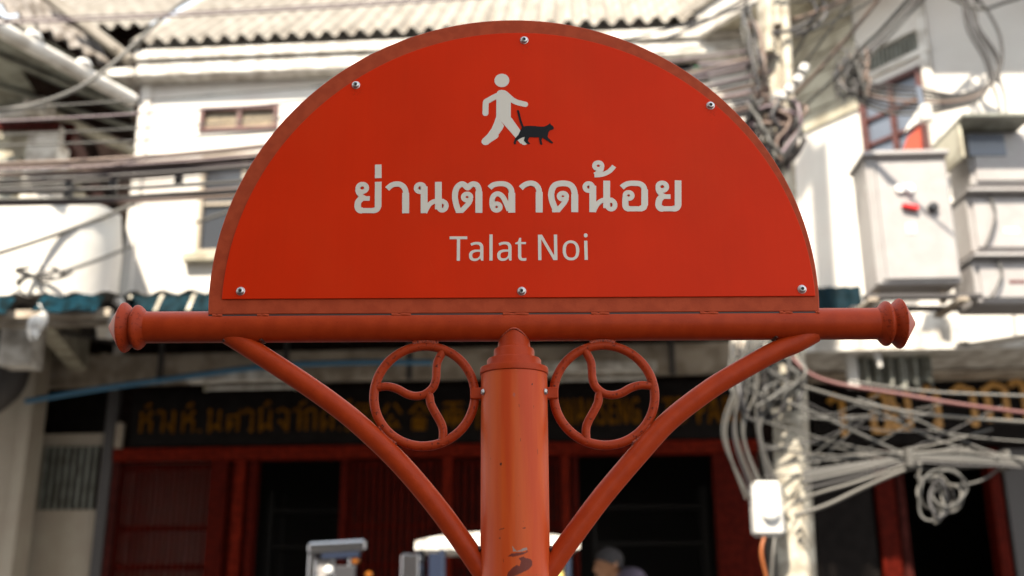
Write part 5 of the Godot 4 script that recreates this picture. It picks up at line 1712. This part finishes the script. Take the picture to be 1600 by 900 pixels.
# ------------------------------------------------------------------ the district sign in the foreground
func district_sign() -> void:
	var s := thing("district_sign", "orange half-round street sign reading Talat Noi on an ornate iron post", "street sign", Transform3D(Basis(), Vector3(0.003, 0, -1.80)))
	# post and its stepped cap
	var st := mb()
	var post_st := mb()
	lathe(post_st, [Vector2(0.0592, 0.0), Vector2(0.0592, 1.8165)], Transform3D(Basis.from_scale(Vector3.ONE), Vector3.ZERO), 96)
	var pm: ArrayMesh = uv_height(post_st)
	obj("post", pm, M.orange_paint_post, s)
	lathe(st, [Vector2(0.058, 1.8150), Vector2(0.0600, 1.8158), Vector2(0.0612, 1.8172), Vector2(0.0612, 1.8262), Vector2(0.0604, 1.8282), Vector2(0.0490, 1.8290), Vector2(0.0487, 1.8296), Vector2(0.0487, 1.8420), Vector2(0.0470, 1.8446), Vector2(0.0372, 1.8455), Vector2(0.0368, 1.8462), Vector2(0.0366, 1.8600), Vector2(0.0350, 1.8632), Vector2(0.0300, 1.8648), Vector2(0.0285, 1.8760), Vector2(0.0262, 1.8920), Vector2(0.0245, 1.9050)], Transform3D.IDENTITY, 72)
	obj("post_cap", st, M.orange_paint, s)
	obj("base_plate", bx(Vector3(-0.15, 0.0, -0.15), Vector3(0.15, 0.015, 0.15), 0.004), M.orange_paint, s)
	# horizontal bar and its turned ends
	var ya := 1.9078
	var bar_l := -0.6671
	var bar_r := 0.6599
	st = mb()
	lathe(st, [Vector2(0.0288, 0.0), Vector2(0.0288, bar_r - bar_l)], Transform3D(Basis(Vector3(0, 1, 0), Vector3(1, 0, 0), Vector3(0, 0, -1)), Vector3(bar_l, ya, 0)), 64)
	obj("crossbar", st, M.orange_paint, s)
	for e in [-1.0, 1.0]:
		st = mb()
		var x0: float = bar_r if e > 0 else bar_l
		var prof := [Vector2(0.0288, -0.003), Vector2(0.0308, 0.002), Vector2(0.0372, 0.0075), Vector2(0.0404, 0.0115), Vector2(0.0410, 0.0140), Vector2(0.0404, 0.0165), Vector2(0.0380, 0.0190), Vector2(0.0335, 0.0208), Vector2(0.0325, 0.0228), Vector2(0.0352, 0.0265), Vector2(0.0415, 0.0325), Vector2(0.0450, 0.0365), Vector2(0.0457, 0.0385), Vector2(0.0450, 0.0400), Vector2(0.0446, 0.0403), Vector2(0.004, 0.0665), Vector2(0.0, 0.0680)]
		lathe(st, prof, Transform3D(Basis(Vector3(0, e, 0), Vector3(e, 0, 0), Vector3(0, 0, -1)), Vector3(x0, ya, 0)), 64)
		obj("finial", st, M.orange_paint_worn, s)
	# half-round box behind the face
	var arc := PackedVector2Array()
	half_round(arc, Vector2(0.0, 1.9683), 0.5503, 1.9247)
	st = mb()
	bevel_plate(st, arc, -0.025, 0.025, 0.0016)
	obj("sign_backing", st, M.faded_paint, s)
	# short welds that join it to the bar
	for w in [[332, 347], [402, 420], [612, 642], [786, 826], [924, 952], [1094, 1122], [1218, 1238], [1274, 1280]]:
		st = mb()
		var xa: float = lerpf(-0.5407, 0.5475, (w[0] - 332.0) / 948.0)
		var xb: float = lerpf(-0.5407, 0.5475, (w[1] - 332.0) / 948.0)
		var pts := []
		for k in 6:
			var t := k / 5.0
			pts.append(Vector3(lerpf(xa, xb, t), 1.9226 + 0.0007 * sin(k * 2.3), 0.0238 + 0.0006 * cos(k * 1.7)))
		tube(st, curve(pts, 3), 0.0029, 8)
		obj("weld", st, M.faded_paint, s)
	obj("dark_gap_strip", bx(Vector3(-0.5475, 1.9205, 0.020), Vector3(0.5475, 1.9244, 0.02515)), M.socket_dark, s)  # dark strip painted in for the shade of the slit above the bar
	# the printed face
	arc = PackedVector2Array()
	half_round(arc, Vector2(0.0087, 1.9540), 0.5340, 1.9525)
	st = mb()
	bevel_plate(st, arc, 0.0254, 0.0285, 0.0007)
	var fm: ArrayMesh = st.commit()
	var fa := fm.surface_get_arrays(0)
	var fu: PackedVector2Array = fa[Mesh.ARRAY_TEX_UV]
	var fv: PackedVector3Array = fa[Mesh.ARRAY_VERTEX]
	for i in fu.size(): fu[i] = Vector2((fv[i].x + 0.54) / 1.1, 1.0 - (fv[i].y - 1.94) / 0.6222)
	fa[Mesh.ARRAY_TEX_UV] = fu
	fm = ArrayMesh.new()
	fm.add_surface_from_arrays(Mesh.PRIMITIVE_TRIANGLES, fa)
	obj("sign_face", fm, M.sign_red, s)
	for q in [Vector2(0.0231, 2.4713), Vector2(-0.3000, 2.3769), Vector2(0.3762, 2.3299), Vector2(-0.4921, 1.9670), Vector2(0.0143, 1.9643), Vector2(0.5193, 1.9651)]:
		screw(s, Vector3(q.x, q.y, 0.0285), Vector3.BACK, 0.0072)
	lettering(s)
	# curved braces
	for b in [[Vector2(-0.5223, 1.8971), Vector2(-0.4908, 1.8779), Vector2(-0.4344, 1.8422), Vector2(-0.3761, 1.8046), Vector2(-0.3196, 1.7652), Vector2(-0.2717, 1.7274), Vector2(-0.2092, 1.6699), Vector2(-0.1555, 1.6113), Vector2(-0.1061, 1.5494), Vector2(-0.0576, 1.4815), Vector2(-0.0326, 1.4450)], [Vector2(0.5427, 1.8913), Vector2(0.5076, 1.8725), Vector2(0.4707, 1.8574), Vector2(0.4110, 1.8260), Vector2(0.3468, 1.7881), Vector2(0.2736, 1.7336), Vector2(0.2171, 1.6754), Vector2(0.1568, 1.6086), Vector2(0.1067, 1.5462), Vector2(0.0585, 1.4820), Vector2(0.0353, 1.4477)]]:
		var pts := []
		for q in b: pts.append(Vector3(q.x, q.y, 0))
		st = mb()
		tube(st, curve(pts, 8), 0.0182, 28)
		obj("brace", st, M.orange_paint, s)
		# beads where the tube meets the bar and the post
		for k in [[0, 1.0], [0, -1.0], [1, 1.0]]:
			var e := signf(b[0].x)
			var c0 := Vector3(b[1].x, 1.8793, 0) + Vector3(-e * 0.036 * k[1] - e * 0.004, 0.0012, 0) if k[0] == 0 else Vector3(e * 0.0605, 1.517, 0)
			st = mb()
			var bead := []
			for q in 7:
				var a := -0.9 + 1.8 * q / 6.0
				bead.append(c0 + (Vector3(e * 0.012 * k[1] * (1.0 - cos(a)), 0.004 * (1.0 - cos(a)), 0.0165 * sin(a)) if k[0] == 0 else Vector3(-e * 0.006 * (1.0 - cos(a)), -0.012 * (1.0 - cos(a)), 0.0165 * sin(a))))
			tube(st, curve(bead, 4), 0.0034, 8)
			obj("weld", st, M.grime, s)
	# saddle weld round the neck under the bar
	st = mb()
	var neck := []
	for q in 13:
		var a := -1.35 + 2.7 * q / 12.0
		var nx := 0.0262 * sin(a)
		var nz := 0.0262 * cos(a)
		neck.append(Vector3(nx, ya - sqrt(maxf(0.0288 * 0.0288 - nz * nz, 0.0)), nz))
	tube(st, curve(neck, 4), 0.0022, 8)
	obj("weld", st, M.weld, s)
	# wheels of bent rod
	for e in [-1.0, 1.0]:
		var c := Vector3(0.1598 * e, 1.7802, 0)
		st = mb()
		var pts := PackedVector3Array()
		for k in 72: pts.append(c + Vector3(cos(TAU * k / 72.0), sin(TAU * k / 72.0), 0) * 0.0898)
		tube(st, pts, 0.0083, 14, true)
		var w := obj("wheel_ring", st, M.orange_paint_worn, s)
		var hub := Vector2(-0.1588, 1.7827)
		for sp in [[Vector2(-0.2514, 1.7959), Vector2(-0.2411, 1.7958), Vector2(-0.2252, 1.7969), Vector2(-0.2079, 1.7922), Vector2(-0.1906, 1.7829), Vector2(-0.1746, 1.7793), Vector2(-0.1588, 1.7827), Vector2(-0.1453, 1.7942), Vector2(-0.1398, 1.8092), Vector2(-0.1390, 1.8266), Vector2(-0.1375, 1.8407), Vector2(-0.1302, 1.8564), Vector2(-0.1235, 1.8688)], [Vector2(-0.1543, 1.7873), Vector2(-0.1507, 1.7781), Vector2(-0.1482, 1.7654), Vector2(-0.1400, 1.7494), Vector2(-0.1307, 1.7334), Vector2(-0.1260, 1.7198), Vector2(-0.1258, 1.7030), Vector2(-0.1267, 1.6918)]]:
			var q := []
			for v in sp: q.append(Vector3(v.x * -e, v.y, 0))
			st = mb()
			tube(st, curve(q, 7), 0.0076, 12)
			obj("spoke", st, M.orange_paint_worn, w)
		# lug and bolt on the post, weld to the bar and the brace
		st = mb()
		box(st, Vector3(minf(0.052 * e, 0.078 * e), 1.7715, -0.004), Vector3(maxf(0.052 * e, 0.078 * e), 1.7925, 0.012), Transform3D.IDENTITY, 0.002)
		obj("lug", st, M.orange_paint, s)
		screw(s, Vector3(0.0545 * e, 1.7815, 0.0245), Vector3(0.91 * e, 0, 0.41).normalized(), 0.0052)
		st = mb()
		tube(st, curve([c + Vector3(-0.022, 0.0935, 0), c + Vector3(0, 0.0985, 0), c + Vector3(0.022, 0.0935, 0)], 6), 0.0075, 10)
		obj("weld", st, M.weld, s)
		var k := c + Vector3(cos(-0.84), sin(-0.84), 0) * 0.094 if e > 0 else c + Vector3(-cos(-0.84), sin(-0.84), 0) * 0.094
		st = mb()
		var along := Vector3(0.72 * e, 0.69, 0) * 0.022
		tube(st, curve([k - along, k + Vector3(0.003 * e, -0.003, 0), k + along], 6), 0.0065, 10)
		obj("weld", st, M.weld, s)

func uv_height(st: SurfaceTool) -> ArrayMesh:
	# the post's texture runs over 2 m of height
	var m: ArrayMesh = st.commit()
	var a := m.surface_get_arrays(0)
	var uv: PackedVector2Array = a[Mesh.ARRAY_TEX_UV]
	for i in uv.size(): uv[i] = Vector2(uv[i].x, 1.0 - uv[i].y / 2.0)
	a[Mesh.ARRAY_TEX_UV] = uv
	var out := ArrayMesh.new()
	out.add_surface_from_arrays(Mesh.PRIMITIVE_TRIANGLES, a)
	return out

func half_round(out: PackedVector2Array, c: Vector2, r: float, y0: float) -> void:
	var a0 := asin((y0 - c.y) / r)
	for k in 97:
		var a := a0 + (PI - 2.0 * a0) * k / 96.0
		out.append(c + Vector2(cos(a), sin(a)) * r)

func bevel_plate(st: SurfaceTool, poly: PackedVector2Array, z0: float, z1: float, ch: float) -> void:
	# a plate whose front edge is slightly rounded off
	var inner: PackedVector2Array = Geometry2D.offset_polygon(poly, -ch, Geometry2D.JOIN_MITER)[0]
	prism(st, poly, z0, z1 - ch)
	var idx := Geometry2D.triangulate_polygon(inner)
	for i in range(0, idx.size(), 3):
		tri(st, Vector3(inner[idx[i]].x, inner[idx[i]].y, z1), Vector3(inner[idx[i + 1]].x, inner[idx[i + 1]].y, z1), Vector3(inner[idx[i + 2]].x, inner[idx[i + 2]].y, z1), Vector3.BACK, Vector3.BACK, Vector3.BACK)
	var n := inner.size()
	for i in n:
		var a := inner[i]
		var b := inner[(i + 1) % n]
		var o := Vector2(b.y - a.y, a.x - b.x).normalized()
		if Geometry2D.is_polygon_clockwise(inner): o = -o
		var nn := Vector3(o.x, o.y, 1).normalized()
		var oa := o * ch
		quad(st, Vector3(a.x, a.y, z1), Vector3(b.x, b.y, z1), Vector3(b.x + oa.x, b.y + oa.y, z1 - ch), Vector3(a.x + oa.x, a.y + oa.y, z1 - ch), nn)

func screw(s: Node, p: Vector3, n: Vector3, r: float) -> void:
	var side := Vector3.UP.cross(n).normalized()
	var T := Transform3D(Basis(side, n, side.cross(n)), p)
	var st := mb()
	lathe(st, [Vector2(r * 1.12, 0.0), Vector2(r * 1.12, r * 0.12), Vector2(r, r * 0.16), Vector2(r * 0.97, r * 0.36), Vector2(r * 0.82, r * 0.60), Vector2(r * 0.58, r * 0.72), Vector2(r * 0.44, r * 0.74), Vector2(r * 0.42, r * 0.30), Vector2(0, r * 0.28)], T, 24)
	var o := obj("screw", st, M.screw_steel, s)
	st = mb()
	lathe(st, [Vector2(r * 0.40, r * 0.31), Vector2(r * 0.40, r * 0.36), Vector2(0.0, r * 0.365)], T, 6)
	obj("socket", st, M.socket_dark, o)

func lettering(s: Node) -> void:
	var z0 := 0.0286
	var z1 := 0.0290
	var k := 0.000248     # one unit of the survey drawing, in metres
	var glyphs := []
	# each letter: a list of polygons (strokes joined)
	var yo := []
	yo += ring([Vector2(-0.2800, 2.1653)][0], 33 * k, 31 * k, 36 * k)
	yo += stroke(smooth2([Vector2(-0.2891, 2.1626), Vector2(-0.2867, 2.1552), Vector2(-0.2807, 2.1490), Vector2(-0.2732, 2.1447)]), 34 * k)
	yo += stroke([Vector2(-0.2816, 2.1445), Vector2(-0.2653, 2.1444)], 36 * k)
	yo += stroke(smooth2([Vector2(-0.2795, 2.1456), Vector2(-0.2856, 2.1394), Vector2(-0.2872, 2.1327), Vector2(-0.2867, 2.1265), Vector2(-0.2834, 2.1217), Vector2(-0.2781, 2.1206)]), 48 * k)
	yo += stroke([Vector2(-0.2818, 2.1206), Vector2(-0.2576, 2.1205)], 40 * k)
	yo += stroke(smooth2([Vector2(-0.2592, 2.1205), Vector2(-0.2530, 2.1218), Vector2(-0.2497, 2.1269), Vector2(-0.2496, 2.1330)]), 44 * k)
	yo += stroke([Vector2(-0.2495, 2.1274), Vector2(-0.2508, 2.1774)], 50 * k)
	glyphs.append(yo)
	glyphs.append(stroke([Vector2(-0.2519, 2.2122), Vector2(-0.2510, 2.1848)], 50 * k))
	glyphs.append(stroke(smooth2([Vector2(-0.2337, 2.1631), Vector2(-0.2270, 2.1696), Vector2(-0.2192, 2.1727), Vector2(-0.2107, 2.1723), Vector2(-0.2037, 2.1677), Vector2(-0.1996, 2.1598), Vector2(-0.1988, 2.1496)]), 42 * k) + stroke([Vector2(-0.1992, 2.1553), Vector2(-0.1982, 2.1148)], 52 * k))
	var no := ring([Vector2(-0.1725, 2.1647)][0], 31 * k, 31 * k, 34 * k)
	no += stroke([Vector2(-0.1652, 2.1675), Vector2(-0.1642, 2.1149)], 51 * k)
	no += stroke(smooth2([Vector2(-0.1632, 2.1158), Vector2(-0.1581, 2.1269), Vector2(-0.1525, 2.1342), Vector2(-0.1452, 2.1381), Vector2(-0.1362, 2.1389), Vector2(-0.1283, 2.1380)]), 37 * k)
	no += stroke([Vector2(-0.1389, 2.1767), Vector2(-0.1381, 2.1223)], 51 * k)
	no += ring([Vector2(-0.1308, 2.1290)][0], 29 * k, 35 * k, 36 * k)
	glyphs.append(no)
	var to := stroke(smooth2([Vector2(-0.1003, 2.1176), Vector2(-0.1051, 2.1311), Vector2(-0.1077, 2.1463), Vector2(-0.1065, 2.1593), Vector2(-0.1018, 2.1683), Vector2(-0.0950, 2.1722), Vector2(-0.0897, 2.1699), Vector2(-0.0844, 2.1648), Vector2(-0.0791, 2.1699), Vector2(-0.0733, 2.1721), Vector2(-0.0670, 2.1692), Vector2(-0.0638, 2.1613), Vector2(-0.0632, 2.1517)]), 44 * k)
	to += stroke([Vector2(-0.0635, 2.1573), Vector2(-0.0633, 2.1149)], 52 * k)
	to += ring([Vector2(-0.0853, 2.1462)][0], 29 * k, 26 * k, 34 * k)
	to += stroke(smooth2([Vector2(-0.0784, 2.1428), Vector2(-0.0821, 2.1343), Vector2(-0.0893, 2.1254), Vector2(-0.0961, 2.1182)]), 38 * k)
	to += [PackedVector2Array([Vector2(-0.1055, 2.1149), Vector2(-0.0924, 2.1148), Vector2(-0.0898, 2.1209), Vector2(-0.0946, 2.1254), Vector2(-0.1066, 2.1194)])]
	glyphs.append(to)
	var lo := stroke(smooth2([Vector2(-0.0437, 2.1640), Vector2(-0.0374, 2.1696), Vector2(-0.0284, 2.1721), Vector2(-0.0178, 2.1721), Vector2(-0.0094, 2.1689), Vector2(-0.0036, 2.1610), Vector2(-0.0024, 2.1496)]), 41 * k)
	lo += stroke([Vector2(-0.0026, 2.1542), Vector2(-0.0028, 2.1149)], 52 * k)
	lo += ring([Vector2(-0.0308, 2.1262)][0], 28 * k, 27 * k, 35 * k)
	lo += stroke(smooth2([Vector2(-0.0379, 2.1251), Vector2(-0.0392, 2.1341), Vector2(-0.0384, 2.1437), Vector2(-0.0348, 2.1498), Vector2(-0.0290, 2.1523), Vector2(-0.0232, 2.1503), Vector2(-0.0179, 2.1441), Vector2(-0.0127, 2.1328), Vector2(-0.0075, 2.1194)]), 39 * k)
	glyphs.append(lo)
	glyphs.append(stroke(smooth2([Vector2(0.0143, 2.1634), Vector2(0.0212, 2.1696), Vector2(0.0292, 2.1727), Vector2(0.0371, 2.1726), Vector2(0.0439, 2.1681), Vector2(0.0478, 2.1601), Vector2(0.0482, 2.1499)]), 42 * k) + stroke([Vector2(0.0483, 2.1556), Vector2(0.0478, 2.1151)], 52 * k))
	var do_ := stroke(smooth2([Vector2(0.0795, 2.1183), Vector2(0.0740, 2.1312), Vector2(0.0705, 2.1464), Vector2(0.0718, 2.1588), Vector2(0.0767, 2.1679), Vector2(0.0852, 2.1718), Vector2(0.0958, 2.1723), Vector2(0.1052, 2.1700), Vector2(0.1114, 2.1631), Vector2(0.1139, 2.1535), Vector2(0.1139, 2.1451)]), 46 * k)
	do_ += stroke([Vector2(0.1141, 2.1507), Vector2(0.1133, 2.1153)], 52 * k)
	do_ += ring([Vector2(0.0921, 2.1469)][0], 28 * k, 25 * k, 35 * k)
	do_ += stroke(smooth2([Vector2(0.0989, 2.1434), Vector2(0.0951, 2.1350), Vector2(0.0881, 2.1261), Vector2(0.0821, 2.1183)]), 38 * k)
	do_ += [PackedVector2Array([Vector2(0.0721, 2.1153), Vector2(0.0858, 2.1152), Vector2(0.0885, 2.1211), Vector2(0.0828, 2.1267), Vector2(0.0712, 2.1200)])]
	glyphs.append(do_)
	var n2 := ring([Vector2(0.1405, 2.1647)][0], 30 * k, 30 * k, 34 * k)
	n2 += stroke([Vector2(0.1480, 2.1675), Vector2(0.1465, 2.1151)], 51 * k)
	n2 += stroke(smooth2([Vector2(0.1476, 2.1163), Vector2(0.1532, 2.1274), Vector2(0.1592, 2.1347), Vector2(0.1666, 2.1386), Vector2(0.1756, 2.1394), Vector2(0.1835, 2.1385)]), 37 * k)
	n2 += stroke([Vector2(0.1742, 2.1773), Vector2(0.1725, 2.1228)], 51 * k)
	n2 += ring([Vector2(0.1808, 2.1295)][0], 29 * k, 35 * k, 36 * k)
	glyphs.append(n2)
	var th := ring([Vector2(0.1594, 2.2073)][0], 29 * k, 27 * k, 34 * k)
	th += stroke(smooth2([Vector2(0.1666, 2.2061), Vector2(0.1647, 2.1987), Vector2(0.1588, 2.1942), Vector2(0.1523, 2.1896)]), 32 * k)
	th += stroke(smooth2([Vector2(0.1517, 2.1885), Vector2(0.1618, 2.1890), Vector2(0.1720, 2.1918), Vector2(0.1817, 2.1980), Vector2(0.1889, 2.2066)]), 36 * k)
	glyphs.append(th)
	var oo := stroke(smooth2([Vector2(0.2017, 2.1635), Vector2(0.2082, 2.1688), Vector2(0.2163, 2.1716), Vector2(0.2268, 2.1718), Vector2(0.2363, 2.1704), Vector2(0.2424, 2.1647), Vector2(0.2439, 2.1556)]), 42 * k)
	oo += stroke([Vector2(0.2440, 2.1596), Vector2(0.2427, 2.1280)], 50 * k)
	oo += stroke(smooth2([Vector2(0.2428, 2.1303), Vector2(0.2407, 2.1241), Vector2(0.2348, 2.1214)]), 46 * k)
	oo += stroke([Vector2(0.2364, 2.1211), Vector2(0.2123, 2.1212)], 40 * k)
	oo += stroke(smooth2([Vector2(0.2138, 2.1212), Vector2(0.2087, 2.1237), Vector2(0.2071, 2.1294), Vector2(0.2076, 2.1445)]), 46 * k)
	oo += ring([Vector2(0.2138, 2.1476)][0], 28 * k, 26 * k, 34 * k)
	glyphs.append(oo)
	var y2 := ring([Vector2(0.2770, 2.1648)][0], 33 * k, 31 * k, 36 * k)
	y2 += stroke(smooth2([Vector2(0.2681, 2.1623), Vector2(0.2699, 2.1549), Vector2(0.2749, 2.1492), Vector2(0.2821, 2.1452)]), 34 * k)
	y2 += stroke([Vector2(0.2742, 2.1450), Vector2(0.2913, 2.1449)], 36 * k)
	y2 += stroke(smooth2([Vector2(0.2764, 2.1458), Vector2(0.2708, 2.1397), Vector2(0.2687, 2.1329), Vector2(0.2686, 2.1268), Vector2(0.2716, 2.1220), Vector2(0.2768, 2.1211)]), 48 * k)
	y2 += stroke([Vector2(0.2731, 2.1211), Vector2(0.2962, 2.1210)], 40 * k)
	y2 += stroke(smooth2([Vector2(0.2946, 2.1210), Vector2(0.3010, 2.1221), Vector2(0.3044, 2.1271), Vector2(0.3049, 2.1333)]), 46 * k)
	y2 += stroke([Vector2(0.3044, 2.1277), Vector2(0.3069, 2.1771)], 50 * k)
	glyphs.append(y2)
	for g in glyphs: obj("thai_letter", flat(g, z0, z1), M.print_grey, s)
	# the Latin name
	var f := SystemFont.new()
	f.font_names = PackedStringArray(["Droid Sans"])
	for w in [["Talat", Vector2(-0.1167, 2.0217), Vector2(0.0233, 2.0726)], ["Noi", Vector2(0.0449, 2.0220), Vector2(0.1358, 2.0738)]]:
		var tm := TextMesh.new()
		tm.text = w[0]
		tm.font = f
		tm.font_size = 96
		tm.pixel_size = 0.001
		tm.depth = 0.0004
		tm.curve_step = 0.5
		var bb := tm.get_aabb()
		var o := obj("latin_lettering", tm, M.print_grey, s)
		var a: Vector2 = w[1]
		var b: Vector2 = w[2]
		var sx := (b.x - a.x) / bb.size.x
		var sy := (b.y - a.y) / bb.size.y
		o.transform = Transform3D(Basis.from_scale(Vector3(sx, sy, 1)), Vector3(a.x - bb.position.x * sx, a.y - bb.position.y * sy, (z0 + z1) / 2.0))
	# walking figure and cat
	var kk := 0.000190
	var man := []
	man += stroke(smooth2([Vector2(-0.0239, 2.3553), Vector2(-0.0336, 2.3507), Vector2(-0.0454, 2.3436), Vector2(-0.0503, 2.3404), Vector2(-0.0513, 2.3342), Vector2(-0.0517, 2.3162)], 4), 60 * kk, true)
	man += stroke(smooth2([Vector2(-0.0133, 2.3564), Vector2(-0.0048, 2.3478), Vector2(0.0029, 2.3415), Vector2(0.0110, 2.3379), Vector2(0.0240, 2.3344)], 4), 58 * kk, true)
	man += [PackedVector2Array([Vector2(-0.0310, 2.3475), Vector2(-0.0296, 2.3610), Vector2(-0.0259, 2.3641), Vector2(-0.0204, 2.3652), Vector2(-0.0145, 2.3640), Vector2(-0.0104, 2.3613), Vector2(-0.0031, 2.3536), Vector2(-0.0037, 2.3068), Vector2(-0.0094, 2.2984), Vector2(-0.0215, 2.3003), Vector2(-0.0312, 2.3085)])]
	man += [PackedVector2Array([Vector2(-0.0312, 2.3096), Vector2(-0.0236, 2.3012), Vector2(-0.0165, 2.2901), Vector2(-0.0192, 2.2835), Vector2(-0.0256, 2.2739), Vector2(-0.0317, 2.2678), Vector2(-0.0369, 2.2641), Vector2(-0.0469, 2.2512), Vector2(-0.0570, 2.2631), Vector2(-0.0481, 2.2722), Vector2(-0.0397, 2.2849), Vector2(-0.0353, 2.2964)])]
	man += stroke(smooth2([Vector2(-0.0341, 2.2704), Vector2(-0.0433, 2.2639), Vector2(-0.0517, 2.2578)], 3), 76 * kk, true)
	man += [PackedVector2Array([Vector2(-0.0240, 2.3016), Vector2(-0.0175, 2.3073), Vector2(-0.0037, 2.3083), Vector2(0.0107, 2.2862), Vector2(0.0246, 2.2648), Vector2(0.0145, 2.2531), Vector2(-0.0035, 2.2764)])]
	man += stroke([Vector2(0.0066, 2.2763), Vector2(0.0217, 2.2574)], 74 * kk, true)
	var hd := PackedVector2Array()
	var hc := [Vector2(-0.0203, 2.3851)][0] as Vector2
	for q in 40: hd.append(hc + Vector2(cos(TAU * q / 40.0), sin(TAU * q / 40.0)) * 75.0 * kk)
	obj("figure_head", flat([hd], z0, z1), M.print_grey, s)
	obj("walking_figure", flat(man, z0, z1), M.print_grey, s)
	var cat := []
	cat += [PackedVector2Array([Vector2(0.0177, 2.2861), Vector2(0.0228, 2.2890), Vector2(0.0309, 2.2894), Vector2(0.0409, 2.2891), Vector2(0.0510, 2.2877), Vector2(0.0581, 2.2877), Vector2(0.0631, 2.2892), Vector2(0.0676, 2.2922), Vector2(0.0709, 2.2951), Vector2(0.0720, 2.2913), Vector2(0.0756, 2.2891), Vector2(0.0780, 2.2847), Vector2(0.0759, 2.2816), Vector2(0.0706, 2.2803), Vector2(0.0674, 2.2760), Vector2(0.0656, 2.2676), Vector2(0.0664, 2.2646), Vector2(0.0699, 2.2610), Vector2(0.0759, 2.2545), Vector2(0.0738, 2.2527), Vector2(0.0710, 2.2545), Vector2(0.0627, 2.2602), Vector2(0.0555, 2.2655), Vector2(0.0540, 2.2585), Vector2(0.0558, 2.2515), Vector2(0.0529, 2.2498), Vector2(0.0510, 2.2524), Vector2(0.0502, 2.2594), Vector2(0.0491, 2.2660), Vector2(0.0407, 2.2658), Vector2(0.0322, 2.2663), Vector2(0.0294, 2.2630), Vector2(0.0284, 2.2582), Vector2(0.0325, 2.2530), Vector2(0.0305, 2.2514), Vector2(0.0261, 2.2530), Vector2(0.0205, 2.2591), Vector2(0.0226, 2.2670), Vector2(0.0170, 2.2653), Vector2(0.0105, 2.2614), Vector2(0.0069, 2.2588), Vector2(0.0054, 2.2544), Vector2(0.0066, 2.2520), Vector2(0.0024, 2.2518), Vector2(0.0014, 2.2553), Vector2(0.0041, 2.2636), Vector2(0.0106, 2.2710), Vector2(0.0147, 2.2802)])]
	cat += stroke(smooth2([Vector2(0.0101, 2.3205), Vector2(0.0121, 2.3134), Vector2(0.0140, 2.3027), Vector2(0.0172, 2.2921), Vector2(0.0207, 2.2841)], 4), 21 * kk, true)
	obj("cat_figure", flat(cat, z1 + 0.0001, z1 + 0.0005), M.print_black, s)
